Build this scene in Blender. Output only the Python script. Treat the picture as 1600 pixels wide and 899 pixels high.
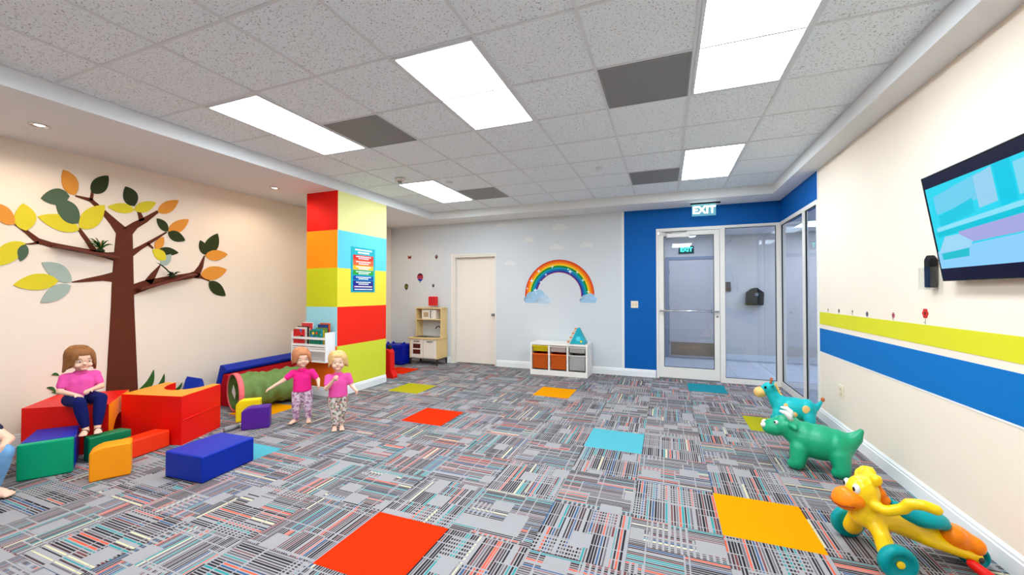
import bpy, bmesh, math, random
from mathutils import Vector, Matrix
random.seed(7)
for o in list(bpy.data.objects): bpy.data.objects.remove(o)
scene = bpy.context.scene
COL = scene.collection
# ------------------------------------------------------------------ camera
H = 1.39                      # eye height above the carpet
F_PX, CX, CY = 620.0, 800.0, 449.5
PITCH = math.atan(8.5 / F_PX); YAW = math.atan(240 / F_PX)
FWD = Vector((-math.sin(YAW)*math.cos(PITCH), math.cos(YAW)*math.cos(PITCH), math.sin(PITCH)))
RGT = Vector((math.cos(YAW), math.sin(YAW), 0)); UPV = RGT.cross(FWD)
EYE = Vector((0, 0, H))
cd = bpy.data.cameras.new('camera'); cam = bpy.data.objects.new('camera', cd); COL.objects.link(cam)
cd.sensor_width = 36; cd.lens = 36*F_PX/1600; cd.clip_start = 0.05
cam.matrix_world = Matrix(((RGT.x, UPV.x, -FWD.x, 0), (RGT.y, UPV.y, -FWD.y, 0), (RGT.z, UPV.z, -FWD.z, H), (0, 0, 0, 1)))
scene.camera = cam
def ray(x, y): return FWD + RGT*((x-CX)/F_PX) + UPV*((CY-y)/F_PX)
def atz(x, y, z=0.0): d = ray(x, y); return EYE + d*((z-H)/d.z)
def atx(x, y, X): d = ray(x, y); return EYE + d*(X/d.x)
def aty(x, y, Y): d = ray(x, y); return EYE + d*(Y/d.y)
# ------------------------------------------------------------------ world, exposure
w = bpy.data.worlds.new('world'); scene.world = w; w.use_nodes = True
w.node_tree.nodes['Background'].inputs[0].default_value = (0.8, 0.88, 1, 1)
w.node_tree.nodes['Background'].inputs[1].default_value = 0.3
vs = scene.view_settings
vs.view_transform = 'Standard'; vs.look = 'None'; vs.gamma = 1; vs.use_curve_mapping = False
vs.exposure = 1.35
PANEL = 9.0                   # radiance of the ceiling light diffusers
# ------------------------------------------------------------------ measures
XL, XR, YB, YF = -5.44, 1.595, 6.93, -2.8      # room
ZC, ZS = 2.895, 2.767                          # tiled ceiling, soffit
TXL, TXR, TYB, TYF = -4.086, 1.392, 6.399, -1.6  # tray in the ceiling
YE = 5.37                                      # the right wall ends, the glazing starts
CXL, CXR, CYF, CYB = -4.64, -4.09, 4.10, 5.09   # column
# ------------------------------------------------------------------ helpers
def lin(c):
    return tuple((v/255/12.92 if v/255 <= .04045 else ((v/255+.055)/1.055)**2.4) for v in c)
MATS = {}
def mat(name, rgb, rough=.6, var=.06, scale=30, bump=0.0, spec=.18, metal=0, emit=0, coat=0, bscale=None):
    if name in MATS: return MATS[name]
    m = bpy.data.materials.new(name); m.use_nodes = True; MATS[name] = m
    n, l = m.node_tree.nodes, m.node_tree.links
    b = n['Principled BSDF']; c = lin(rgb)
    tc = n.new('ShaderNodeTexCoord'); nz = n.new('ShaderNodeTexNoise')
    nz.inputs['Scale'].default_value = scale; nz.inputs['Detail'].default_value = 3
    l.new(tc.outputs['Object'], nz.inputs['Vector'])
    mx = n.new('ShaderNodeMix'); mx.data_type = 'RGBA'
    mx.inputs[6].default_value = tuple(v*(1-var) for v in c)+(1,)
    mx.inputs[7].default_value = tuple(min(1, v*(1+var)) for v in c)+(1,)
    l.new(nz.outputs['Fac'], mx.inputs[0]); l.new(mx.outputs[2], b.inputs['Base Color'])
    b.inputs['Roughness'].default_value = rough; b.inputs['Metallic'].default_value = metal
    b.inputs['Specular IOR Level'].default_value = spec; b.inputs['Coat Weight'].default_value = coat
    if emit:
        l.new(mx.outputs[2], b.inputs['Emission Color']); b.inputs['Emission Strength'].default_value = emit
    if bump:
        nb = n.new('ShaderNodeTexNoise'); nb.inputs['Scale'].default_value = bscale or scale*4
        l.new(tc.outputs['Object'], nb.inputs['Vector'])
        bp = n.new('ShaderNodeBump'); bp.inputs['Strength'].default_value = bump; bp.inputs['Distance'].default_value = .004
        l.new(nb.outputs['Fac'], bp.inputs['Height']); l.new(bp.outputs[0], b.inputs['Normal'])
    return m
def mat_attr(name, rough=.6, emit=0, spec=.12):
    """colour from the faces' own colour attribute: flat prints, screens, decals"""
    if name in MATS: return MATS[name]
    m = bpy.data.materials.new(name); m.use_nodes = True; MATS[name] = m
    n, l = m.node_tree.nodes, m.node_tree.links; b = n['Principled BSDF']
    a = n.new('ShaderNodeAttribute'); a.attribute_name = 'Col'
    b.inputs['Roughness'].default_value = rough; b.inputs['Specular IOR Level'].default_value = spec
    if emit:
        b.inputs['Base Color'].default_value = (0, 0, 0, 1)
        l.new(a.outputs['Color'], b.inputs['Emission Color']); b.inputs['Emission Strength'].default_value = emit
    else: l.new(a.outputs['Color'], b.inputs['Base Color'])
    return m
def print_mat(name, cols, scale=70, rough=.85):
    """small all-over textile print: patches of a few colours"""
    if name in MATS: return MATS[name]
    m = bpy.data.materials.new(name); m.use_nodes = True; MATS[name] = m
    n, l = m.node_tree.nodes, m.node_tree.links; b = n['Principled BSDF']; b.inputs['Roughness'].default_value = rough; b.inputs['Specular IOR Level'].default_value = .1
    tc = n.new('ShaderNodeTexCoord'); v = n.new('ShaderNodeTexVoronoi'); v.inputs['Scale'].default_value = scale; l.new(tc.outputs['Object'], v.inputs['Vector'])
    sx = n.new('ShaderNodeSeparateColor'); l.new(v.outputs['Color'], sx.inputs[0])
    rp = n.new('ShaderNodeValToRGB'); rp.color_ramp.interpolation = 'CONSTANT'; e = rp.color_ramp.elements
    e[0].color = lin(cols[0])+(1,); e[1].position = 1/len(cols); e[1].color = lin(cols[1])+(1,)
    for k, c in enumerate(cols[2:]): q = e.new((k+2)/len(cols)); q.color = lin(c)+(1,)
    l.new(sx.outputs[0], rp.inputs[0]); l.new(rp.outputs[0], b.inputs['Base Color']); return m
def tag(o, label=None, cat=None, group=None, kind=None):
    if label: o['label'] = label
    if cat: o['category'] = cat
    if group: o['group'] = group
    if kind: o['kind'] = kind
    return o
def obj(name, me, m=None, parent=None, smooth=False):
    if isinstance(me, bmesh.types.BMesh):
        bm = me; me = bpy.data.meshes.new(name); bm.to_mesh(me); bm.free()
    if m is not None:
        if len(me.materials): me.materials.clear()
        for k in (m if isinstance(m, (list, tuple)) else [m]): me.materials.append(k)
    if smooth: me.shade_smooth()
    o = bpy.data.objects.new(name, me); COL.objects.link(o)
    if parent is not None:
        o.parent = parent
        o.matrix_parent_inverse = Matrix.Translation(-parent.location) if parent.type == 'EMPTY' else Matrix()
    return o
def empty(name, loc, label=None, cat=None, group=None):
    e = bpy.data.objects.new(name, None); COL.objects.link(e); e.location = loc
    e.empty_display_size = .1
    return tag(e, label, cat, group)
def bx(bm, x0, x1, y0, y1, z0, z1, mi=0):
    v = [bm.verts.new(p) for p in ((x0,y0,z0),(x1,y0,z0),(x1,y1,z0),(x0,y1,z0),(x0,y0,z1),(x1,y0,z1),(x1,y1,z1),(x0,y1,z1))]
    for q in ((0,3,2,1),(4,5,6,7),(0,1,5,4),(1,2,6,5),(2,3,7,6),(3,0,4,7)):
        f = bm.faces.new([v[i] for i in q]); f.material_index = mi
def box(name, x0, x1, y0, y1, z0, z1, m, parent=None, bev=0, seg=2):
    bm = bmesh.new(); bx(bm, min(x0,x1), max(x0,x1), min(y0,y1), max(y0,y1), min(z0,z1), max(z0,z1))
    if bev: bmesh.ops.bevel(bm, geom=list(bm.edges), offset=bev, segments=seg, affect='EDGES', profile=.6)
    return obj(name, bm, m, parent, smooth=False)
def prism(name, pts, axis_vec, m, parent=None, bev=0, seg=3, smooth=False, side_m=None):
    """closed polygon pts (3-D, planar) swept by axis_vec; side_m = index list per material"""
    bm = bmesh.new(); a = Vector(axis_vec)
    lo = [bm.verts.new(Vector(p)) for p in pts]; hi = [bm.verts.new(Vector(p)+a) for p in pts]
    n = len(pts)
    f0 = bm.faces.new(lo[::-1]); f1 = bm.faces.new(hi)
    for i in range(n): bm.faces.new((lo[i], lo[(i+1) % n], hi[(i+1) % n], hi[i]))
    if side_m: f1.material_index = side_m
    bmesh.ops.recalc_face_normals(bm, faces=list(bm.faces))
    if bev:
        es = [e for e in bm.edges if e.calc_face_angle(0) > .5]
        bmesh.ops.bevel(bm, geom=es, offset=bev, segments=seg, affect='EDGES', profile=.5)
    return obj(name, bm, m, parent, smooth)
def tube(bm, path, rad, n=10, closed=False, caps=True):
    path = [Vector(p) for p in path]; k = len(path)
    if not isinstance(rad, (list, tuple)): rad = [rad]*k
    rings = []; prev = None
    for i, p in enumerate(path):
        t = (path[(i+1) % k]-path[i-1]) if closed else (path[min(i+1, k-1)]-path[max(i-1, 0)])
        t.normalize()
        if prev is None:
            a = Vector((0, 0, 1)) if abs(t.z) < .9 else Vector((1, 0, 0))
            u = t.cross(a).normalized()
        else: u = (prev - t*prev.dot(t)).normalized()
        prev = u; v = t.cross(u)
        rings.append([bm.verts.new(p+(u*math.cos(2*math.pi*j/n)+v*math.sin(2*math.pi*j/n))*rad[i]) for j in range(n)])
    for i in range(k if closed else k-1):
        A, B = rings[i], rings[(i+1) % k]
        for j in range(n): bm.faces.new((A[j], A[(j+1) % n], B[(j+1) % n], B[j]))
    if caps and not closed:
        bm.faces.new(rings[0][::-1]); bm.faces.new(rings[-1])
def tubo(name, path, rad, m, parent=None, n=10, closed=False):
    bm = bmesh.new(); tube(bm, path, rad, n, closed); bmesh.ops.recalc_face_normals(bm, faces=list(bm.faces))
    return obj(name, bm, m, parent, True)
def lathe(name, prof, loc, m, parent=None, axis=(0,0,1), n=24):
    """prof = [(r, h)...] turned about axis"""
    ax = Vector(axis).normalized(); q = Vector((0,0,1)).rotation_difference(ax).to_matrix()
    bm = bmesh.new(); rings = []
    for r, h in prof:
        if r < 1e-5: rings.append([bm.verts.new(Vector(loc)+q@Vector((0,0,h)))])
        else: rings.append([bm.verts.new(Vector(loc)+q@Vector((r*math.cos(2*math.pi*j/n), r*math.sin(2*math.pi*j/n), h))) for j in range(n)])
    for A, B in zip(rings, rings[1:]):
        for j in range(n):
            a, b = (A[0], A[0]) if len(A) == 1 else (A[j], A[(j+1) % n])
            c, d = (B[0], B[0]) if len(B) == 1 else (B[j], B[(j+1) % n])
            vs_ = []
            for v in (a, b, d, c):
                if v not in vs_: vs_.append(v)
            if len(vs_) > 2: bm.faces.new(vs_)
    bmesh.ops.recalc_face_normals(bm, faces=list(bm.faces))
    o = obj(name, bm, m, parent, True); return o
def capsule(bm, p0, r0, p1, r1, n=12):
    p0, p1 = Vector(p0), Vector(p1); d = p1-p0
    if d.length < 1e-6: d = Vector((0, 0, 1e-4))
    t = d.normalized(); path, rad = [], []
    for k in range(0, 5): a = math.pi/2*(1-k/4); path.append(p0-t*r0*math.sin(a)); rad.append(max(r0*math.cos(a), r0*.02))
    for k in range(0, 5): a = math.pi/2*k/4; path.append(p1+t*r1*math.sin(a)); rad.append(max(r1*math.cos(a), r1*.02))
    # drop any backward steps
    P, R = [path[0]], [rad[0]]
    for p, r in zip(path[1:], rad[1:]):
        if (p-P[-1]).dot(t) > 1e-6: P.append(p); R.append(r)
    tube(bm, P, R, n)
def ellipsoid(bm, c, r, rot=None, u=16, v=10):
    M = Matrix.Translation(Vector(c)) @ (rot.to_4x4() if rot else Matrix()) @ Matrix.Diagonal((r[0], r[1], r[2], 1))
    bmesh.ops.create_uvsphere(bm, u_segments=u, v_segments=v, radius=1, matrix=M)
def blob(name, build, m, parent=None, voxel=.008, smooth=6, M=None):
    """build(bm) adds overlapping closed lumps; they are fused into ONE continuous skin"""
    bm = bmesh.new(); build(bm)
    bmesh.ops.recalc_face_normals(bm, faces=list(bm.faces))
    if M is not None: bm.transform(M)
    me = bpy.data.meshes.new(name+'_tmp'); bm.to_mesh(me); bm.free()
    t = bpy.data.objects.new('tmp', me); COL.objects.link(t)
    r = t.modifiers.new('r', 'REMESH'); r.mode = 'VOXEL'; r.voxel_size = voxel; r.use_smooth_shade = True
    if smooth:
        s = t.modifiers.new('s', 'SMOOTH'); s.factor = .5; s.iterations = smooth
    dg = bpy.context.evaluated_depsgraph_get()
    out = bpy.data.meshes.new_from_object(t.evaluated_get(dg))
    bpy.data.objects.remove(t); bpy.data.meshes.remove(me)
    out.name = name
    return obj(name, out, m, parent, True)
def flat(name, polys, O, U, V, N, m, parent=None, thick=.002, step=.0004):
    """flat print: polys = [(pts in (u, v), rgb)...] each a little prouder than the last, backed by thickness"""
    O, U, V, N = Vector(O), Vector(U), Vector(V), Vector(N)
    bm = bmesh.new(); lay = bm.loops.layers.float_color.new('Col')
    for k, (pts, rgb) in enumerate(polys):
        h = thick+step*k; c = lin(rgb)+(1,)
        top = [bm.verts.new(O+U*p[0]+V*p[1]+N*h) for p in pts]
        bot = [bm.verts.new(O+U*p[0]+V*p[1]+N*.0003) for p in pts] if k == 0 or thick > .001 else None
        fs = [bm.faces.new(top)]
        if bot:
            n_ = len(top)
            for i in range(n_): fs.append(bm.faces.new((bot[i], bot[(i+1) % n_], top[(i+1) % n_], top[i])))
        fs[0].normal_update()
        if fs[0].normal.dot(N) < 0:
            for f in fs: f.normal_flip()
        for f in fs:
            for lp in f.loops: lp[lay] = c
    return obj(name, bm, m, parent)
def rect(u0, u1, v0, v1): return [(u0, v0), (u1, v0), (u1, v1), (u0, v1)]
def circ(cu, cv, r, n=20, ry=None): return [(cu+r*math.cos(2*math.pi*i/n), cv+(ry or r)*math.sin(2*math.pi*i/n)) for i in range(n)]
PRINT = mat_attr('flat_print')
# ================================================================== STRUCTURE
WHITE = mat('white_paint', (238, 236, 232), .45, .015, 8)
CREAM = mat('cream_paint', (244, 228, 209), .7, .02, 3, .05, bscale=120)
GREYW = mat('pale_grey_paint', (214, 217, 220), .7, .02, 3, .05, bscale=120)
SOFF = mat('soffit_paint', (232, 232, 232), .8, .015, 4)
BLUE = mat('blue_paint', (0, 92, 170), .6, .03, 4)
BLUEB = mat('blue_stripe_paint', (0, 112, 188), .6, .02, 4)
LIME = mat('lime_paint', (220, 214, 40), .6, .02, 4)
TRIMW = mat('white_gloss_trim', (240, 240, 240), .35, .01, 8)
GREYM = mat('brushed_metal', (150, 150, 150), .35, .05, 60, metal=.9)
BLACK = mat('black_plastic', (22, 22, 24), .35, .1, 20)
# ---- carpet: striped tiles, drawn in each tile's own coordinates
def carpet_mat():
    m = bpy.data.materials.new('striped_carpet'); m.use_nodes = True
    n, l = m.node_tree.nodes, m.node_tree.links; b = n['Principled BSDF']
    b.inputs['Roughness'].default_value = .95; b.inputs['Specular IOR Level'].default_value = .1
    def M(op, a, bb=None, c=None):
        k = n.new('ShaderNodeMath'); k.operation = op
        for i, s in enumerate((a, bb, c)):
            if s is None: continue
            if isinstance(s, (int, float)): k.inputs[i].default_value = s
            else: l.new(s, k.inputs[i])
        return k.outputs[0]
    def WN(x, y, z):
        c = n.new('ShaderNodeCombineXYZ')
        for i, s in enumerate((x, y, z)):
            if isinstance(s, (int, float)): c.inputs[i].default_value = s
            else: l.new(s, c.inputs[i])
        k = n.new('ShaderNodeTexWhiteNoise'); k.noise_dimensions = '3D'; l.new(c.outputs[0], k.inputs['Vector']); return k.outputs['Value']
    tc = n.new('ShaderNodeTexCoord'); sp = n.new('ShaderNodeSeparateXYZ'); l.new(tc.outputs['Object'], sp.inputs[0])
    oi = n.new('ShaderNodeObjectInfo'); seed = M('MULTIPLY', oi.outputs['Random'], 91.7)
    u = M('ADD', M('MULTIPLY', sp.outputs[0], 2), 4.5); v = M('ADD', M('MULTIPLY', sp.outputs[1], 2), 4.5)   # 4..5 inside one tile
    su = M('MULTIPLY', u, 31); i = M('FLOOR', su); fr = M('FRACT', su)
    gg = M('ADD', M('MULTIPLY', u, 3.2), WN(seed, 7.7, 1.3)); g = M('FLOOR', gg)
    vv = M('ADD', M('MULTIPLY', v, 2.3), M('MULTIPLY', WN(4.4, seed, 3.1), 5)); bv = M('FLOOR', vv); fv = M('FRACT', vv)
    v2 = M('ADD', M('MULTIPLY', v, 1.7), M('MULTIPLY', WN(g, seed, 8.8), 5)); bw = M('FLOOR', v2); fw_ = M('FRACT', v2)
    r1 = WN(M('ADD', g, .5), M('ADD', bv, .25), seed)
    ra = WN(M('ADD', i, .5), M('ADD', bw, .75), M('ADD', seed, 11))
    rb_ = WN(M('ADD', i, .5), 2.5, M('ADD', seed, 41))
    pick = M('GREATER_THAN', WN(M('ADD', i, .5), M('ADD', bw, .5), M('ADD', seed, 63)), .5)
    r2 = M('ADD', M('MULTIPLY', ra, pick), M('MULTIPLY', rb_, M('SUBTRACT', 1, pick)))
    r3 = WN(M('ADD', i, .5), 2.5, M('ADD', seed, 23))
    wbar = M('ADD', .42, M('MULTIPLY', r3, .34))
    bar = M('LESS_THAN', fr, wbar)
    plain = M('GREATER_THAN', WN(M('FLOOR', M('ADD', M('MULTIPLY', u, 4.6), WN(seed, 1.9, 2.2))), M('FLOOR', M('ADD', M('MULTIPLY', v, 3.7), WN(2.6, seed, 5.1))), M('ADD', seed, 31)), .90)
    dash = M('LESS_THAN', r1, .16)
    dsh = M('LESS_THAN', M('FRACT', M('MULTIPLY', v, 16)), .42)
    dkeep = M('SUBTRACT', 1, M('MULTIPLY', dash, dsh))
    gap = M('MULTIPLY', M('GREATER_THAN', fv, .035), M('GREATER_THAN', fw_, .03))
    vis = M('LESS_THAN', r2, .93)
    k = M('MULTIPLY', M('MULTIPLY', bar, M('SUBTRACT', 1, plain)), M('MULTIPLY', M('MULTIPLY', dkeep, gap), vis))
    rp = n.new('ShaderNodeValToRGB'); rp.color_ramp.interpolation = 'CONSTANT'
    stops = [(0, (40, 35, 40)), (.30, (72, 52, 54)), (.40, (104, 97, 100)), (.50, (112, 62, 60)), (.56, (50, 84, 122)), (.62, (40, 136, 138)),
             (.69, (206, 88, 62)), (.755, (206, 194, 150)), (.785, (44, 38, 44)), (.86, (84, 70, 72))]
    e = rp.color_ramp.elements
    while len(e) > 1: e.remove(e[-1])
    e[0].position = 0; e[0].color = lin(stops[0][1])+(1,)
    for p, c in stops[1:]: q = e.new(p); q.color = lin(c)+(1,)
    l.new(r2, rp.inputs[0])
    nz = n.new('ShaderNodeTexNoise'); nz.inputs['Scale'].default_value = 420; nz.inputs['Detail'].default_value = 1
    l.new(tc.outputs['Object'], nz.inputs['Vector'])
    bg = n.new('ShaderNodeMix'); bg.data_type = 'RGBA'
    bg.inputs[6].default_value = lin((100, 97, 99))+(1,); bg.inputs[7].default_value = lin((188, 183, 184))+(1,)
    l.new(nz.outputs['Fac'], bg.inputs[0])
    mx = n.new('ShaderNodeMix'); mx.data_type = 'RGBA'
    l.new(k, mx.inputs[0]); l.new(bg.outputs[2], mx.inputs[6]); l.new(rp.outputs[0], mx.inputs[7]); l.new(mx.outputs[2], b.inputs['Base Color'])
    bp = n.new('ShaderNodeBump'); bp.inputs['Strength'].default_value = .4; bp.inputs['Distance'].default_value = .003
    l.new(nz.outputs['Fac'], bp.inputs['Height']); l.new(bp.outputs[0], b.inputs['Normal'])
    return m
CARPET = carpet_mat()
floor = box('floor', XL, XR, YF, YB, -.12, -.007, mat('carpet_underlay', (120, 114, 114), .95, .3, 200)); tag(floor, kind='structure')
DX0, DX1, DZ = -3.93, -3.01, 2.125     # plain door opening in the back wall
tx0, tdx, ty0, tdy = -.2, .5, 1.55, .515
COLOURED = {}   # (column, row) -> material
def tcell(x, y): return (math.floor((x-tx0)/tdx), math.floor((y-ty0)/tdy))
RED_C = mat('red_carpet', (220, 46, 10), .95, .12, 260, .4, spec=.03); ORA_C = mat('orange_carpet', (226, 146, 3), .95, .08, 260, .4, spec=.03)
CYA_C = mat('cyan_carpet', (84, 166, 178), .95, .22, 260, .4, spec=.03); LIM_C = mat('lime_carpet', (170, 162, 30), .95, .12, 260, .4, spec=.03)
TEA_C = mat('teal_carpet', (36, 134, 146), .95, .22, 260, .4, spec=.03)
for p, mm, nm in (((-1.45, 1.8), RED_C, 'red'), ((.55, 2.8), ORA_C, 'orange'), ((-2.45, 3.9), RED_C, 'red'), ((-.45, 3.85), CYA_C, 'light blue'),
              ((-1.45, 5.4), ORA_C, 'orange'), ((.52, 6.45), TEA_C, 'teal'), ((1.0, 4.9), LIM_C, 'lime'), ((-3.45, 4.95), LIM_C, 'lime'),
              ((-3.45, 2.3), CYA_C, 'light blue'), ((-4.45, 3.35), ORA_C, 'orange'), ((-4.45, 5.9), RED_C, 'red')):
    COLOURED[tcell(*p)] = (mm, nm)
def tile_mesh(name, w_, d_, m):
    bm = bmesh.new(); bx(bm, -w_/2+.0008, w_/2-.0008, -d_/2+.0008, d_/2-.0008, -.007, 0)
    me = bpy.data.meshes.new(name); bm.to_mesh(me); bm.free(); me.materials.append(m); return me
TM = {}
for ci in range(math.floor((XL-tx0)/tdx), math.ceil((XR-tx0)/tdx)):
    for ri in range(-3, 11):
        x0, x1 = max(XL, tx0+ci*tdx), min(XR, tx0+(ci+1)*tdx); y0, y1 = ty0+ri*tdy, min(YB, ty0+(ri+1)*tdy)
        if x1-x0 < .02 or y1-y0 < .02: continue
        mm, nm = COLOURED.get((ci, ri), (CARPET, None))
        turn = (ci+ri) % 2 == 1
        a, d = (y1-y0, x1-x0) if turn else (x1-x0, y1-y0)
        key = (round(a, 3), round(d, 3), mm.name)
        if key not in TM: TM[key] = tile_mesh('carpet_tile', a, d, mm)
        o = bpy.data.objects.new('carpet_tile', TM[key]); COL.objects.link(o); o.parent = floor
        o.location = ((x0+x1)/2, (y0+y1)/2, 0); o.rotation_euler = (0, 0, math.pi/2 if turn else 0)
        if nm: o['label'] = 'plain '+nm+' carpet tile'
box('carpet_threshold', DX0, DX1, YB, YB+.14, -.007, 0, CARPET, floor)
box('carpet_rear', XL, XR, YF, ty0-3*tdy, -.007, 0, CARPET, floor)
# ---- walls
wl = box('wall_left', XL-.12, XL, YF, YB+.12, -.12, ZS+.25, CREAM); tag(wl, kind='structure')
wr = box('wall_right', XR, XR+.14, YF, YE, -.12, ZS+.25, CREAM); tag(wr, kind='structure')
wf = box('wall_front', XL-.12, XR+.14, YF-.12, YF, -.12, ZS+.25, CREAM); tag(wf, kind='structure')
SFL, SFT = -.142, 2.44       # storefront: left edge, head height
DX0, DX1, DZ = -3.93, -3.01, 2.125
bm = bmesh.new()
bx(bm, XL, DX0, YB, YB+.14, -.12, ZS+.25); bx(bm, DX0, DX1, YB, YB+.14, DZ, ZS+.25); bx(bm, DX1, -.65, YB, YB+.14, -.12, ZS+.25)
wb = obj('wall_back', bm, GREYW); tag(wb, kind='structure')
bm = bmesh.new()
bx(bm, -.65, SFL, YB, YB+.14, -.12, ZS+.25); bx(bm, SFL, XR+.14, YB, YB+.14, SFT, ZS+.25)
obj('painted_wall', bm, BLUE, wb)['label'] = 'deep blue painted stretch of wall around the glass door'
box('painted_wall', XR, XR+.14, YE, YB, SFT, ZS+.25, BLUE, wr)['label'] = 'deep blue painted header over the side glazing'
box('corner_bead', -.69, -.652, YB-.006, YB, .1, ZS, WHITE, wb)
box('corner_bead', XR-.006, XR, YE-.03, YE, 0, ZS, WHITE, wr)
# right wall stripes
box('painted_stripe', XR-.0025, XR, YF, YE-.03, 1.048, 1.18, LIME, wr)['label'] = 'lime green painted stripe'
box('painted_stripe', XR-.0025, XR, YF, YE-.03, .747, 1.001, BLUEB, wr)['label'] = 'bright blue painted stripe'
box('painted_stripe', XR-.003, XR, YF, YE-.03, .735, .747, WHITE, wr)['label'] = 'thin white painted line'
# baseboards: tall board with a stepped cap
def baseboard(name, pts, nrm, h=.125):
    bm = bmesh.new(); (x0, y0), (x1, y1) = pts; nx, ny = nrm
    prof = [(0, 0), (.016, 0), (.016, h*.72), (.011, h*.76), (.011, h*.88), (.005, h*.95), (.004, h), (0, h)]
    A = [bm.verts.new((x0+nx*d, y0+ny*d, z)) for d, z in prof]; B = [bm.verts.new((x1+nx*d, y1+ny*d, z)) for d, z in prof]
    for i in range(len(prof)): j = (i+1) % len(prof); bm.faces.new((A[i], A[j], B[j], B[i]))
    bm.faces.new(A[::-1]); bm.faces.new(B); bmesh.ops.recalc_face_normals(bm, faces=list(bm.faces))
    return tag(obj(name, bm, TRIMW), kind='structure')
baseboard('baseboard_left', ((XL, YF), (XL, YB)), (1, 0)); baseboard('baseboard_right', ((XR, YF), (XR, YE)), (-1, 0))
baseboard('baseboard_back', ((XL, YB), (DX0-.06, YB)), (0, -1)); baseboard('baseboard_back', ((DX1+.02, YB), (SFL-.01, YB)), (0, -1))
baseboard('baseboard_front', ((XL, YF), (XR, YF)), (0, 1))
# ---- ceiling: tray with lay-in tiles, soffit round it
def tile_ceiling_mat():
    m = bpy.data.materials.new('mineral_ceiling_tile'); m.use_nodes = True
    n, l = m.node_tree.nodes, m.node_tree.links; b = n['Principled BSDF']; b.inputs['Roughness'].default_value = .95; b.inputs['Specular IOR Level'].default_value = .1
    tc = n.new('ShaderNodeTexCoord'); oi = n.new('ShaderNodeObjectInfo')
    ad = n.new('ShaderNodeVectorMath'); ad.operation = 'ADD'; l.new(tc.outputs['Object'], ad.inputs[0])
    sc = n.new('ShaderNodeMath'); sc.operation = 'MULTIPLY'; sc.inputs[1].default_value = 37; l.new(oi.outputs['Random'], sc.inputs[0]); l.new(sc.outputs[0], ad.inputs[1])
    nz = n.new('ShaderNodeTexNoise'); nz.inputs['Scale'].default_value = 95; nz.inputs['Detail'].default_value = 2.5; nz.inputs['Roughness'].default_value = .6; l.new(ad.outputs[0], nz.inputs['Vector'])
    rp = n.new('ShaderNodeValToRGB'); e = rp.color_ramp.elements
    e[0].position = .30; e[0].color = lin((150, 150, 150))+(1,); e[1].position = .43; e[1].color = lin((240, 246, 249))+(1,)
    l.new(nz.outputs['Fac'], rp.inputs[0]); l.new(rp.outputs[0], b.inputs['Base Color'])
    bp = n.new('ShaderNodeBump'); bp.inputs['Strength'].default_value = .5; bp.inputs['Distance'].default_value = .004
    l.new(rp.outputs[0], bp.inputs['Height']); l.new(bp.outputs[0], b.inputs['Normal'])
    return m
CTILE = tile_ceiling_mat()
ceil = box('ceiling', XL-.12, XR+.14, YF-.12, YB+.14, ZC+.12, ZC+.2, SOFF); tag(ceil, kind='structure')
for nm, a in (('soffit', (XL, TXL, YF, YB)), ('soffit', (TXR, XR, YF, YB)), ('soffit', (TXL, TXR, TYB, YB)), ('soffit', (TXL, TXR, YF, TYF))):
    box(nm, *a, ZS, ZC+.12, SOFF, ceil)
gx = [TXL+i*(TXR-TXL)/9 for i in range(10)]
gy = [TYB]+[5.755-.615*k for k in range(12)]+[TYF]
lights = {(1, 3): 1, (4, 3): 1, (7, 3): 1}
def yrow(y):    # index k so that gy[k+1] < y < gy[k]
    for k in range(len(gy)-1):
        if gy[k+1] < y < gy[k]: return k
skip = set(); LIGHTS = []; VENTS = []
for c, y in ((1, 2.068), (4, 2.068), (7, 2.068), (1, 4.528), (7, 4.528), (1, -.392), (4, -.392), (7, -.392)):
    k = yrow(y+.01); skip |= {(c, k), (c, k-1)}; LIGHTS.append((gx[c], gx[c+1], gy[k+1], gy[k-1]))
for c, y in ((6, 2.69), (2, 2.69), (6, 5.15), (2, 5.15)):
    k = yrow(y+.01); skip.add((c, k)); VENTS.append((gx[c], gx[c+1], gy[k+1], gy[k]))
CTM = {}
for c in range(9):
    for k in range(len(gy)-1):
        if (c, k) in skip: continue
        w_, d_ = gx[1]-gx[0], gy[k]-gy[k+1]; key = round(d_, 3)
        if key not in CTM:
            bm = bmesh.new(); bx(bm, -w_/2+.004, w_/2-.004, -d_/2+.004, d_/2-.004, 0, .016)
            me = bpy.data.meshes.new('ceiling_tile'); bm.to_mesh(me); bm.free(); me.materials.append(CTILE); CTM[key] = me
        o = bpy.data.objects.new('ceiling_tile', CTM[key]); COL.objects.link(o); o.parent = ceil
        o.location = ((gx[c]+gx[c+1])/2, (gy[k]+gy[k+1])/2, ZC+.004+.0015*random.random())
        o.rotation_euler = (random.uniform(-.0015, .0015), random.uniform(-.0015, .0015), 0)
TEE = mat('white_grid_metal', (222, 224, 226), .4, .02, 10)
for x in gx: box('ceiling_tee', x-.010, x+.010, TYF, TYB, ZC-.001, ZC+.03, TEE, ceil)
for y in gy[1:-1]: box('ceiling_tee', TXL, TXR, y-.008, y+.008, ZC, ZC+.028, TEE, ceil)
PAN = mat('glowing_diffuser', (233, 246, 255), .5, .0, 5, emit=PANEL)
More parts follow.
